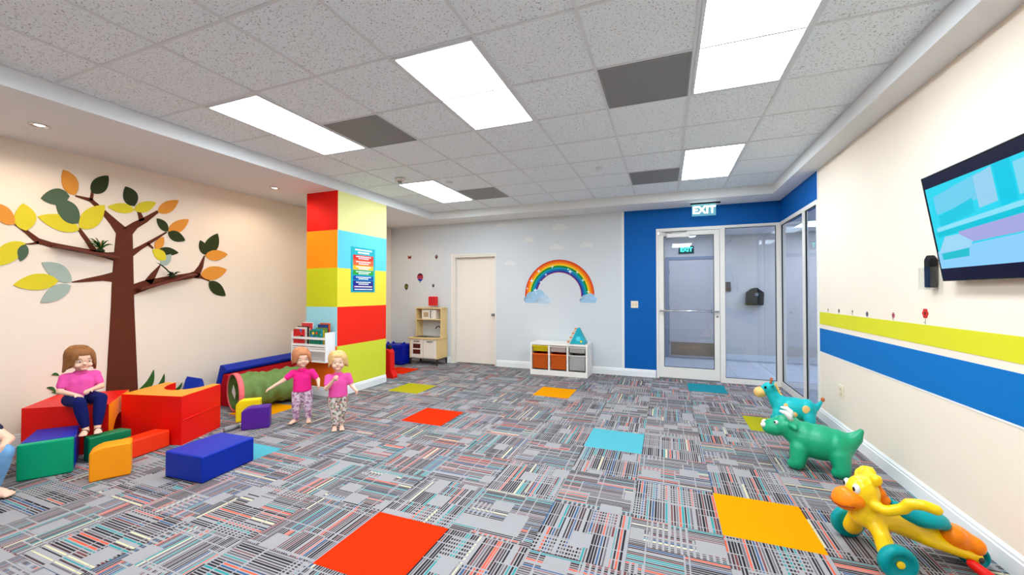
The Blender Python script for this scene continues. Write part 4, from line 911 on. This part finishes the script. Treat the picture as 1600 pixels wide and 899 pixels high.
# ---- crawl tunnel: pink hoop, green cloth
T0, T1 = Vector((-4.72, 3.17, .225)), Vector((-4.50, 3.86, .225)); tax = (T1-T0).normalized(); R0_ = .205
tn = empty('play_tunnel', (T0.x, T0.y, 0), 'green cloth crawl tunnel with pink hoop lying on the carpet', 'play tunnel')
tu = Vector((0, 0, 1)); ts = tax.cross(tu).normalized()
CLO = mat('green_tunnel_cloth', (150, 180, 104), .8, .28, 9, .5, bscale=26); PNK = mat('pink_hoop', (240, 112, 118), .5, .05, 10)
bm = bmesh.new(); rings = []; NS, NR = 44, 30; rgx = random.Random(4)
for i in range(NS+1):
    t = i/NS; c = T0+tax*(T1-T0).length*t; ring = []
    for j in range(NR):
        a_ = 2*math.pi*j/NR
        wv = min(1, t*6, (1-t)*6); rr = (R0_-.004)*(1+wv*(.05*math.sin(math.pi*t*2.5)+.035*math.sin(a_*3+t*13)+.045*math.sin(11*t*math.pi+a_*3)+.03*math.sin(a_*8-t*30)))
        zz = rr*math.sin(a_)*(1-.03*math.sin(math.pi*t*2)); ring.append(bm.verts.new(c+ts*rr*math.cos(a_)+tu*zz))
    rings.append(ring)
for A, B in zip(rings, rings[1:]):
    for j in range(NR): bm.faces.new((A[j], A[(j+1) % NR], B[(j+1) % NR], B[j]))
bmesh.ops.solidify(bm, geom=list(bm.faces), thickness=.003)
obj('cloth', bm, CLO, tn, True)
def hoop(c, r_, wd):
    bm = bmesh.new(); rr = []
    for (dr, da) in ((-.004, 0), (.008, 0), (.012, wd*.5), (.008, wd), (-.004, wd)): rr.append([bm.verts.new(c+tax*(da-.01)+(ts*math.cos(2*math.pi*j/36)+tu*math.sin(2*math.pi*j/36))*(r_+dr)) for j in range(36)])
    for i in range(5):
        A, B = rr[i], rr[(i+1) % 5]
        for j in range(36): bm.faces.new((A[j], A[(j+1) % 36], B[(j+1) % 36], B[j]))
    bmesh.ops.recalc_face_normals(bm, faces=list(bm.faces)); return obj('hoop', bm, PNK, tn, True)
hoop(T0, .21, .055); hoop(T1, .21, .04)
cd_ = Vector((0, 0, 1)); c = T0+tax*.02-ts*.0+Vector((-.06, 0, .02)); c = T0-ts*.12+tax*.03
prism('care_tag', [c+ts*a_+tu*b_ for a_, b_ in ((0, .07), (.085, -.02), (.055, -.10), (-.05, -.03))], tax*.002, mat('white_tag', (236, 232, 224), .6), tn)
# drinking bottle on the carpet
q = atz(350, 672, .024)
bt = empty('drinking_bottle', (q.x, q.y, 0), 'small grey drinking bottle lying on the carpet beside the red block', 'bottle')
dv = Vector((.1, 1, 0)).normalized()
lathe('body', [(0, 0), (.021, .0), (.024, .006), (.024, .10), (.018, .115), (.018, .14), (0, .14)], q, mat('bottle_grey', (150, 148, 150), .3, .2, 20), bt, axis=dv)
lathe('cap', [(0, .14), (.022, .14), (.022, .165), (.014, .175), (0, .176)], q, mat('bottle_cap', (196, 192, 190), .4), bt, axis=dv)
# ================================================================== RIDE-ON TOYS
def frame(origin, fwd):
    f_ = Vector((fwd[0], fwd[1], 0)).normalized(); l_ = Vector((-f_.y, f_.x, 0))
    return Matrix(((f_.x, l_.x, 0, origin[0]), (f_.y, l_.y, 0, origin[1]), (0, 0, 1, 0), (0, 0, 0, 1)))   # x forward, y to its left
def bits(name, fn, m, parent, M, smooth=True):
    bm = bmesh.new(); fn(bm); bmesh.ops.recalc_face_normals(bm, faces=list(bm.faces)); bm.transform(M); return obj(name, bm, m, parent, smooth)
def quad_legs(bm, xs, yw, top, r0, r1, foot):
    for x in xs:
        for s_ in (-1, 1):
            dx = .03 if x > 0 else -.03
            capsule(bm, (x, s_*yw*.7, top), r0, (x+dx*.5, s_*yw, r1*1.15), r1); capsule(bm, (x+dx*.5, s_*yw, foot), foot, (x+dx*.5+.035, s_*yw, foot), foot*.95)
# green horned bouncer
GRN = mat('green_rubber', (0, 160, 112), .38, .04, 6, spec=.5); HRN = mat('white_rubber', (238, 236, 228), .4, .03, 10)
M = frame((1.105, 3.81), (-.96, .28)) @ Matrix.Diagonal((.94, 1.06, 1, 1))
t = empty('bouncy_cow', (1.105, 3.81, 0), 'green inflatable horned bouncing animal facing the glazing', 'bouncing toy')
def cow(bm):
    ellipsoid(bm, (-.02, 0, .215), (.20, .135, .135)); ellipsoid(bm, (.07, 0, .22), (.13, .13, .135)); ellipsoid(bm, (-.13, 0, .21), (.115, .128, .125))
    quad_legs(bm, (.11, -.15), .105, .16, .075, .056, .042)
    capsule(bm, (.12, 0, .25), .11, (.19, 0, .29), .09)
    ellipsoid(bm, (.22, 0, .30), (.095, .095, .085)); ellipsoid(bm, (.29, 0, .275), (.09, .09, .07)); ellipsoid(bm, (.33, 0, .265), (.06, .078, .055))
    capsule(bm, (-.19, 0, .24), .085, (-.25, 0, .29), .05); capsule(bm, (-.25, 0, .29), .05, (-.285, 0, .35), .022)
    for s_ in (-1, 1): capsule(bm, (.16, s_*.08, .335), .03, (.135, s_*.125, .325), .018)
blob('body', cow, GRN, t, .009, 7, M)
for s_ in (-1, 1):
    bits('horn', lambda bm: tube(bm, [(.17, s_*.055, .37), (.18, s_*.07, .40), (.21, s_*.072, .425), (.25, s_*.06, .43)], [.022, .022, .018, .008], 10), HRN, t, M)
    bits('nostril', lambda bm: ellipsoid(bm, (.372, s_*.042, .29), (.022, .024, .022)), HRN, t, M)
    e_ = bits('eye', lambda bm: ellipsoid(bm, (.275, s_*.072, .335), (.018, .012, .016)), HRN, t, M); bits('pupil', lambda bm: ellipsoid(bm, (.284, s_*.079, .337), (.009, .006, .009)), BLACK, e_, M)
# cyan giraffe bouncer
CYR = mat('cyan_rubber', (26, 184, 188), .38, .04, 6); TAN = mat('tan_rubber', (240, 196, 120), .45, .05, 10); BRN = mat('brown_rubber', (190, 104, 60), .45, .05, 10)
GO = (1.215, 4.92)
M = frame(GO, (-.97, .22)) @ Matrix.Diagonal((.86, 1.06, .98, 1))
t = empty('bouncy_giraffe', (GO[0], GO[1], 0), 'cyan inflatable giraffe bouncer with tan muzzle and tan spots', 'bouncing toy')
def gir(bm):
    ellipsoid(bm, (-.03, 0, .195), (.22, .12, .115)); ellipsoid(bm, (.10, 0, .20), (.10, .115, .12)); ellipsoid(bm, (-.15, 0, .195), (.10, .116, .115))
    quad_legs(bm, (.13, -.17), .10, .14, .065, .05, .042)
    capsule(bm, (.13, 0, .23), .09, (.205, 0, .34), .062); ellipsoid(bm, (.225, 0, .375), (.08, .072, .068)); capsule(bm, (.24, 0, .37), .06, (.29, 0, .345), .05)
    capsule(bm, (-.24, 0, .23), .034, (-.295, 0, .305), .015)
    for s_ in (-1, 1): capsule(bm, (.195, s_*.05, .415), .022, (.175, s_*.095, .44), .011)
blob('body', gir, CYR, t, .009, 7, M)
blob('muzzle', lambda bm: (ellipsoid(bm, (.325, 0, .325), (.068, .068, .058)), ellipsoid(bm, (.295, 0, .335), (.05, .064, .056))), TAN, t, .009, 3, M)
for s_ in (-1, 1):
    bits('horn', lambda bm: (tube(bm, [(.21, s_*.028, .425), (.20, s_*.032, .47)], .011, 8), ellipsoid(bm, (.20, s_*.032, .475), (.017, .017, .017))), BRN, t, M)
    bits('eye', lambda bm: ellipsoid(bm, (.262, s_*.062, .395), (.014, .01, .016)), BLACK, t, M)
bits('mane', lambda bm: [ellipsoid(bm, (.155-.014*k*1.2, 0, .415-.034*k), (.018, .014, .024)) for k in range(5)], TAN, t, M)
bits('tail_tuft', lambda bm: ellipsoid(bm, (-.302, 0, .322), (.02, .018, .024)), BRN, t, M)
for (x, s_, z, r_) in ((-.14, 1, .225, .04), (.055, 1, .24, .024), (-.03, 1, .16, .028), (-.14, -1, .225, .04), (.055, -1, .24, .024), (-.03, -1, .16, .03)):
    yv = .12*math.sqrt(max(.05, 1-((x+.03)/.26)**2-((z-.195)/.118)**2))+.003
    nn = Vector((x*.8, s_*1.0*yv/.0132*.03+s_*.6, (z-.195)*4)).normalized()
    bits('spot', lambda bm: ellipsoid(bm, (x, s_*yv*.985, z), (r_, r_, .008), Vector((0, 0, 1)).rotation_difference(nn).to_matrix()), TAN, t, M)
# yellow ride-on with teal wheels
WR = .082
Aw, Bw = atz(1403, 880, WR), atz(1324, 815, WR); mid = (Aw+Bw)/2; axl = (Bw-Aw); axl.z = 0
fw = Vector((-axl.y, axl.x, 0)).normalized()
if fw.x > 0: fw = -fw
half = min(.21, axl.length/2)
M = frame((mid.x, mid.y), fw); YEL = mat('yellow_toy_plastic', (255, 206, 0), .3, .03, 8, spec=.5); TPL = mat('teal_toy_plastic', (0, 146, 150), .3, .04, 8)
ORP = mat('orange_toy_plastic', (252, 134, 18), .32, .05, 8)
t = empty('ride_on_toy', (mid.x, mid.y, 0), 'yellow animal ride-on toy with orange muzzle, teal seat and teal wheels', 'ride-on toy')
sgn = 1 if (M.to_3x3() @ Vector((0, 1, 0))).dot(Aw-mid) > 0 else -1     # +1: near wheel on its left
def wheel(y, s_, name='wheel', r_=WR, wd=.05, x=0.0):
    c = M @ Vector((x, y, r_)); axv = (M.to_3x3() @ Vector((0, s_, 0)))
    o = lathe(name, [(0, -wd*.5), (r_*.8, -wd*.5), (r_*.97, -wd*.38), (r_, 0), (r_*.97, wd*.35), (r_*.82, wd*.5), (r_*.62, wd*.5), (r_*.55, wd*.3), (r_*.3, wd*.25), (0, wd*.25)], c, TPL, t, axv, 32)
    lathe('hub', [(0, wd*.24), (.018, wd*.25), (.018, wd*.42), (.012, wd*.5), (0, wd*.5)], c, YEL, o, axv, 16)
for s_ in (1, -1): wheel(s_*half, s_)
L_ = .46                                                   # length of the body behind the axle
def spine(bm):
    capsule(bm, (.03, 0, .22), .068, (-.10, 0, .205), .066); capsule(bm, (-.10, 0, .205), .066, (-.25, 0, .145), .06); capsule(bm, (-.25, 0, .145), .06, (-.38, 0, .10), .045)
    for s_ in (1, -1):
        capsule(bm, (-.22, s_*.045, .14), .036, (-L_+.03, s_*.06, .075), .028)
        capsule(bm, (.0, s_*.02, .20), .05, (.01, s_*(half-.09), .165), .038); capsule(bm, (.01, s_*(half-.09), .165), .038, (.005, s_*(half-.05), .09), .042)
        ellipsoid(bm, (.0, s_*(half-.045), .085), (.05, .03, .05))
        # handle bar horns
        pts = [(.03, s_*.05, .30), (.0, s_*.11, .295), (-.045, s_*.15, .33), (-.06, s_*.165, .365), (-.10, s_*.19, .375), (-.14, s_*.21, .365)]
        for p_, q_ in zip(pts, pts[1:]): capsule(bm, p_, .026, q_, .025)
    ellipsoid(bm, (.035, 0, .335), (.075, .07, .085)); ellipsoid(bm, (.02, 0, .27), (.07, .066, .075)); capsule(bm, (.01, 0, .40), .035, (.0, 0, .435), .03)
    for s_ in (1, -1): ellipsoid(bm, (.0, s_*.05, .42), (.026, .022, .03))
blob('body', spine, YEL, t, .008, 5, M)
blob('muzzle', lambda bm: (ellipsoid(bm, (.10, 0, .30), (.068, .078, .052)), ellipsoid(bm, (.125, 0, .285), (.05, .07, .045))), ORP, t, .008, 3, M)
bits('mouth_line', lambda bm: tube(bm, [(.165, -.05, .275), (.172, 0, .268), (.165, .05, .275), (.12, .078, .285)], .004, 6), mat('brown_line', (150, 60, 24), .5), t, M)
for s_ in (1, -1):
    e_ = bits('eye', lambda bm: ellipsoid(bm, (.086, s_*.034, .362), (.016, .02, .026)), HRN, t, M); bits('pupil', lambda bm: ellipsoid(bm, (.099, s_*.036, .362), (.005, .009, .012)), BLACK, e_, M)
blob('mane', lambda bm: [ellipsoid(bm, (.0-.022*k, 0, .405-.035*k), (.03, .03, .026)) for k in range(4)], ORP, t, .008, 3, M)
blob('seat', lambda bm: (ellipsoid(bm, (-.24, 0, .225), (.11, .09, .042)), ellipsoid(bm, (-.17, 0, .235), (.08, .065, .04)), capsule(bm, (-.13, -.03, .25), .032, (-.105, -.02, .285), .024), capsule(bm, (-.13, .03, .25), .032, (-.105, .02, .285), .024), ellipsoid(bm, (-.29, 0, .215), (.06, .08, .036))), TPL, t, .008, 4, M)
blob('rear_box', lambda bm: (ellipsoid(bm, (-.37, 0, .14), (.085, .09, .06)), capsule(bm, (-.34, -.05, .165), .05, (-.34, .05, .165), .05), capsule(bm, (-.43, -.05, .125), .045, (-.43, .05, .125), .045)), ORP, t, .008, 3, M)
wheel(0, sgn, 'rear_wheel', .058, .09, -L_+.0)
for s_ in (1, -1): bits('axle_bolt', lambda bm: ellipsoid(bm, (-L_+.03, s_*.088, .075), (.013, .006, .013)), DKG, t, M)
bits('pedal', lambda bm: (capsule(bm, (-.38, sgn*.10, .06), .022, (-.41, sgn*.18, .03), .026)), RP, t, M)
# ================================================================== CHILDREN
SKIN = mat('skin', (240, 192, 164), .5, .03, 12, spec=.35)
def limb_hand(bm, elbow, wrist, r_, palm_n, curl=.5, s_=1.0, thumb=1):
    d = (wrist-elbow).normalized(); side = d.cross(palm_n).normalized(); nrm = side.cross(d).normalized()
    pc = wrist+d*.022*s_
    capsule(bm, wrist, .013*s_, wrist+d*.012*s_, .014*s_)
    for k in (-1, 0, 1): capsule(bm, wrist+d*.006*s_+side*.006*k*s_, .0105*s_, pc+d*.012*s_+side*.010*k*s_, .010*s_)
    for k, ln in enumerate((.024, .029, .027, .020)):
        b0 = pc+d*.016*s_+side*(-.0145+.0097*k)*s_; a1 = curl*.8; a2 = curl*1.9
        p1 = b0+(d*math.cos(a1)+nrm*math.sin(a1))*ln*.55*s_; p2 = p1+(d*math.cos(a2)+nrm*math.sin(a2))*ln*.5*s_
        capsule(bm, b0, .0056*s_, p1, .0052*s_, 8); capsule(bm, p1, .0052*s_, p2, .0046*s_, 8)
    tb = wrist+d*.012*s_-side*thumb*.014*s_; t1 = tb+(-side*thumb*.8+d*.7+nrm*.2).normalized()*.018*s_; capsule(bm, tb, .0068*s_, t1, .006*s_, 8); capsule(bm, t1, .006*s_, t1+(d*.8+nrm*.4-side*thumb*.2).normalized()*.014*s_, .0052*s_, 8)
def person(label, origin, fdir, J, shirt_m, pants_m, hair_m, s_=1.0, hair='short', head_turn=0, head_tilt=0, shoes=None, pants_len=.96, curl=(.5, .5), extra=None):
    f_ = Vector((fdir[0], fdir[1], 0)).normalized(); r_ = Vector((f_.y, -f_.x, 0))     # local: x = own right, y = forward
    M = Matrix(((r_.x*s_, f_.x*s_, 0, origin[0]), (r_.y*s_, f_.y*s_, 0, origin[1]), (0, 0, s_, origin[2]), (0, 0, 0, 1)))
    t = empty('person', origin, label, 'person'); J = {k: Vector(v) for k, v in J.items()}
    hc = J['head']; HR = Matrix.Rotation(head_turn, 3, 'Z') @ Matrix.Rotation(head_tilt, 3, 'X')
    hp = lambda x, y, z: hc+HR @ Vector((x, y, z))
    def body(bm):
        capsule(bm, J['pelvis'], .062, J['chest'], .06); capsule(bm, J['chest'], .05, J['neck'], .03); capsule(bm, J['neck'], .029, hp(0, -.005, -.05), .03)
        ellipsoid(bm, hp(0, -.008, .012), (.073, .084, .085), HR); ellipsoid(bm, hp(0, .018, -.03), (.056, .058, .056), HR)
        ellipsoid(bm, hp(0, .079, -.018), (.0095, .012, .010), HR); ellipsoid(bm, hp(0, .066, -.062), (.02, .015, .014), HR)
        for k in (1, -1):
            ellipsoid(bm, hp(.032*k, .055, -.032), (.022, .02, .02), HR); ellipsoid(bm, hp(.073*k, -.005, -.012), (.009, .016, .022), HR)
            sk = 'R' if k == 1 else 'L'; sh, el, wr_ = J['sh'+sk], J['el'+sk], J['wr'+sk]
            capsule(bm, J['chest']+Vector((0, 0, .03)), .035, sh, .029); capsule(bm, sh, .027, el, .021); capsule(bm, el, .0215, wr_, .0145)
            pn = J.get('palm'+sk, Vector((-k, 0, 0))); limb_hand(bm, el, wr_, .014, pn, curl[0 if k == 1 else 1], 1.0, k)
            hp_, kn, an, to = J['hip'+sk], J['kn'+sk], J['an'+sk], J['to'+sk]
            capsule(bm, J['pelvis'], .055, hp_, .05); capsule(bm, hp_, .049, kn, .034); capsule(bm, kn, .033, kn.lerp(an, .35), .033); capsule(bm, kn.lerp(an, .35), .033, an, .02)
            hd = (to-an); hd.z = 0; hd.normalize(); heel = an-hd*.014; heel.z = an.z-.016
            capsule(bm, an, .02, heel, .018); capsule(bm, an, .02, an.lerp(to, .6), .019); sd2 = Vector((-hd.y, hd.x, 0)); capsule(bm, heel, .017, to-hd*.012, .0165)
            capsule(bm, heel+hd*.03+sd2*.006, .014, to-hd*.01+sd2*.011, .0125); capsule(bm, heel+hd*.03-sd2*.006, .014, to-hd*.01-sd2*.011, .0125)
            for q_ in range(5): c_ = to+hd*(.006-.0035*abs(q_-1.5)*.6)+sd2*(-.019+.0095*q_); c_.z = to.z-.005; ellipsoid(bm, c_, (.0068, .0068, .006), None, 8, 6)
    blob('body', body, SKIN, t, .0042*s_, 3, M)
    def shirt(bm):
        capsule(bm, J['pelvis'].lerp(J['chest'], .6), .064, J['chest'], .064); capsule(bm, J['chest'], .058, J['neck']-Vector((0, 0, .012)), .038)
        for ox in (-.022, 0, .022):
            tube(bm, [J['pelvis']+Vector((ox, 0, .002)), J['pelvis'].lerp(J['chest'], .5)+Vector((ox*1.05, 0, 0)), J['chest']+Vector((ox*1.2, 0, .01))], [.074-abs(ox)*.3, .069-abs(ox)*.3, .058], 18)
            capsule(bm, J['pelvis'].lerp(J['chest'], .55)+Vector((ox, 0, 0)), .058, J['chest']+Vector((ox*1.25, 0, 0)), .055)
        for sk in 'RL':
            capsule(bm, J['chest']+Vector((0, 0, .03)), .042, J['sh'+sk], .037); capsule(bm, J['sh'+sk], .035, J['sh'+sk].lerp(J['el'+sk], .6), .032)
    sh_o = blob('shirt', shirt, shirt_m, t, .0065*s_, 4, M)
    # collar
    cpts = [J['neck']+Vector((.036*math.cos(a_), .034*math.sin(a_)+.004, -.004-.010*max(0, math.sin(a_)))) for a_ in [2*math.pi*i/16 for i in range(16)]]
    bm = bmesh.new(); tube(bm, cpts, .008, 6, True); bm.transform(M); obj('collar', bm, shirt_m, sh_o, True)
    def pants(bm):
        capsule(bm, J['pelvis']-Vector((0, 0, .0)), .066, J['pelvis']+Vector((0, 0, .03)), .066)
        for sk in 'RL':
            hp_, kn, an = J['hip'+sk], J['kn'+sk], J['an'+sk]; capsule(bm, J['pelvis'], .064, hp_, .056); capsule(bm, hp_, .056, kn, .042)
            e_ = kn.lerp(an, pants_len*.93); capsule(bm, kn, .041, kn.lerp(an, .4), .039); capsule(bm, kn.lerp(an, .4), .039, e_, .028)
    blob('trousers', pants, pants_m, t, .0065*s_, 4, M)
    rh = random.Random(len(bpy.data.objects))
    def hairf(bm):
        ellipsoid(bm, hp(0, -.022, .022), (.079, .083, .084), HR); ellipsoid(bm, hp(0, .012, .058), (.060, .058, .040), HR)
        ln = -.095 if hair == 'bob' else -.052
        for i in range(64):                      # locks of hair from the parting down over the skull
            a_ = math.radians(-58+296*i/63) + rh.uniform(-.04, .04)      # 0 = own right, 90 = back of the head
            ca, sa = math.cos(a_), -math.sin(a_); fr_ = max(0, sa)       # fr_ > 0 towards the brow
            low = (.02 if fr_ > .75 else ln*(1-fr_*.95))+rh.uniform(-.012, .012)
            pts, rad = [], []
            for q_ in range(7):
                t_ = q_/6; z_ = .098*(1-t_)+low*t_; zz = max(-1, min(1, (z_-.02)/.092)); rr_ = math.sqrt(max(.03, 1-zz*zz)) if z_ > .02 else 1+.10*((.02-z_)/.11)
                pts.append(hp(.082*rr_*ca+.018*(1-t_)**2, -.014+.086*rr_*sa, z_)); rad.append(.0125*(1-.45*t_))
            tube(bm, pts, rad, 6)
    blob('hair', hairf, hair_m, t, .0046*s_, 1, M)
    for k in (1, -1):
        e_ = bits('eye', lambda bm: ellipsoid(bm, hp(.028*k, .0655, .0), (.0105, .006, .0075), HR), HRN, t, M); bits('iris', lambda bm: ellipsoid(bm, hp(.028*k, .0705, .0), (.0052, .003, .0055), HR), mat('iris_brown', (70, 48, 34), .3), e_, M)
        bits('eyebrow', lambda bm: tube(bm, [hp(.016*k, .074, .02), hp(.028*k, .073, .024), hp(.041*k, .066, .02)], .0022, 6), hair_m, t, M)
    bits('mouth', lambda bm: ellipsoid(bm, hp(0, .0745, -.046), (.014, .005, .0045), HR), mat('lips', (206, 112, 104), .5), t, M)
    if shoes:
        for sk in 'RL':
            an, to = J['an'+sk], J['to'+sk]
            def strap(bm):
                c_ = an.lerp(to, .55); hd = (to-an); hd.z = 0; hd.normalize(); sd2 = Vector((-hd.y, hd.x, 0))
                tube(bm, [c_+sd2*.026*math.cos(a_)+Vector((0, 0, .022*math.sin(a_)-.004)) for a_ in [math.pi*i/8 for i in range(9)]], .0045, 6)
            bits('sandal_strap', strap, shoes, t, M)
    if extra: extra(t, M, J, hp)
    return t, M
PINK = mat('pink_cotton', (240, 88, 168), .85, .06, 20, .2); HOTP = mat('hot_pink_cotton', (246, 40, 140), .85, .06, 20, .2); NAVY = mat('navy_denim', (16, 24, 88), .85, .2, 40, .2)
LEG1 = print_mat('lilac_print_cotton', [(206, 160, 190), (228, 200, 214), (170, 120, 160), (214, 176, 200), (236, 220, 226)], 55); LEG2 = print_mat('floral_print_cotton', [(222, 210, 200), (206, 180, 160), (120, 110, 110), (230, 220, 214), (196, 130, 130), (150, 160, 130)], 55)
H1 = mat('brown_hair', (150, 98, 56), .6, .35, 40, .3); H2 = mat('auburn_hair', (196, 128, 88), .6, .3, 40, .3); H3 = mat('blond_hair', (222, 176, 116), .6, .3, 40, .3)
# sitting child: local origin = under the pelvis, seat height .42
so = Vector((-4.745, 1.867, .421))
Js = dict(pelvis=(0, 0, .065), chest=(0, .018, .20), neck=(0, .02, .275), head=(0, .04, .375), shR=(.085, .018, .235), shL=(-.085, .018, .235), elR=(.115, .035, .135), elL=(-.115, .05, .135), wrR=(.045, .115, .105), wrL=(-.04, .125, .13),
          hipR=(.05, .02, .055), hipL=(-.05, .02, .055), knR=(.035, .19, .05), knL=(-.085, .19, .062), anR=(.0, .215, -.165), anL=(-.06, .235, -.165), toR=(.03, .285, -.183), toL=(-.05, .305, -.183), palmR=(-.2, .3, -1), palmL=(.2, .3, -1))
person('toddler in pink polo shirt and navy leggings sitting on the red foam arch', so, (.98, -.20), Js, PINK, NAVY, H1, 1.06, 'bob', head_turn=.1, head_tilt=-.2, shoes=mat('brown_strap', (92, 52, 40), .5), pants_len=.9, curl=(.5, 1.0),
       extra=lambda t, M, J, hp: None)
q = so+Vector((.14, -.06, .16))
# standing children
def stand(h=1.0):
    return dict(pelvis=(0, 0, .335), chest=(0, .005, .475), neck=(0, .005, .565), head=(0, .02, .68), shR=(.088, 0, .525), shL=(-.088, 0, .525), hipR=(.045, 0, .315), hipL=(-.045, 0, .315), knR=(.055, .012, .175), knL=(-.055, .012, .175), anR=(.06, -.005, .036), anL=(-.06, -.005, .036), toR=(.075, .062, .019), toL=(-.072, .062, .019))
c1 = atz(472, 661, 0); J1 = stand(); J1.update(elR=(.17, .03, .46), wrR=(.265, .075, .405), elL=(-.15, .0, .44), wrL=(-.165, .07, .40), palmR=(0, 0, -1), toR=(.10, .05, .019))
person('toddler in hot pink tee and lilac leggings reaching for the green tunnel', (c1.x, c1.y, .001), (.62, -.78), J1, HOTP, LEG1, H2, 1.02, 'short', head_turn=.35, head_tilt=-.15, curl=(.35, .5))
c2 = atz(528, 672, 0); J2 = stand(); J2.update(elR=(.105, .06, .43), wrR=(.045, .135, .52), elL=(-.125, .02, .43), wrL=(-.155, .095, .40), palmR=(-.3, -1, .2), knR=(.03, .015, .175), knL=(-.03, .012, .175), anR=(.028, -.005, .036), anL=(-.03, .0, .036), toR=(.035, .065, .019), toL=(-.035, .068, .019))
person('toddler in pink polo and floral leggings with one hand raised to the mouth', (c2.x, c2.y, .001), (.72, -.69), J2, PINK, LEG2, H3, 1.02, 'short', head_turn=-.1, curl=(.8, .5))
# grown person at the edge of the room, crouching: jeans knee and striped sleeve
DEN = mat('blue_denim', (112, 158, 200), .85, .3, 18, .3)
def stripes():
    m = bpy.data.materials.new('striped_jersey'); m.use_nodes = True; n, l = m.node_tree.nodes, m.node_tree.links; b = n['Principled BSDF']; b.inputs['Roughness'].default_value = .85
    tc = n.new('ShaderNodeTexCoord'); wv = n.new('ShaderNodeTexWave'); wv.bands_direction = 'DIAGONAL'; wv.inputs['Scale'].default_value = 14; l.new(tc.outputs['Object'], wv.inputs['Vector'])
    rp = n.new('ShaderNodeValToRGB'); rp.color_ramp.interpolation = 'CONSTANT'; rp.color_ramp.elements[0].color = lin((24, 28, 56))+(1,); rp.color_ramp.elements[1].position = .6; rp.color_ramp.elements[1].color = lin((235, 235, 238))+(1,)
    l.new(wv.outputs['Fac'], rp.inputs[0]); l.new(rp.outputs[0], b.inputs['Base Color']); return m
STR = stripes()
kk = atz(2, 712, .29); ko = Vector((kk.x-.225, kk.y-.219, .001))
Jk = dict(pelvis=(0, 0, .16), chest=(0, .03, .33), neck=(0, .04, .42), head=(0, .06, .53), shR=(.10, .03, .38), shL=(-.10, .03, .38), elR=(.13, .1, .28), elL=(-.15, .15, .25), wrR=(.06, .19, .24), wrL=(-.09, .20, .24), hipR=(.05, .02, .13), hipL=(-.055, .02, .13), knR=(.06, .19, .20), knL=(-.085, .20, .21), anR=(.05, .14, .04), anL=(-.08, .16, .04), toR=(.06, .215, .019), toL=(-.09, .235, .019))
person('person in striped top and blue jeans crouching beside the jade foam slab', ko, (.93, .36), Jk, STR, DEN, H1, 1.45, 'bob')
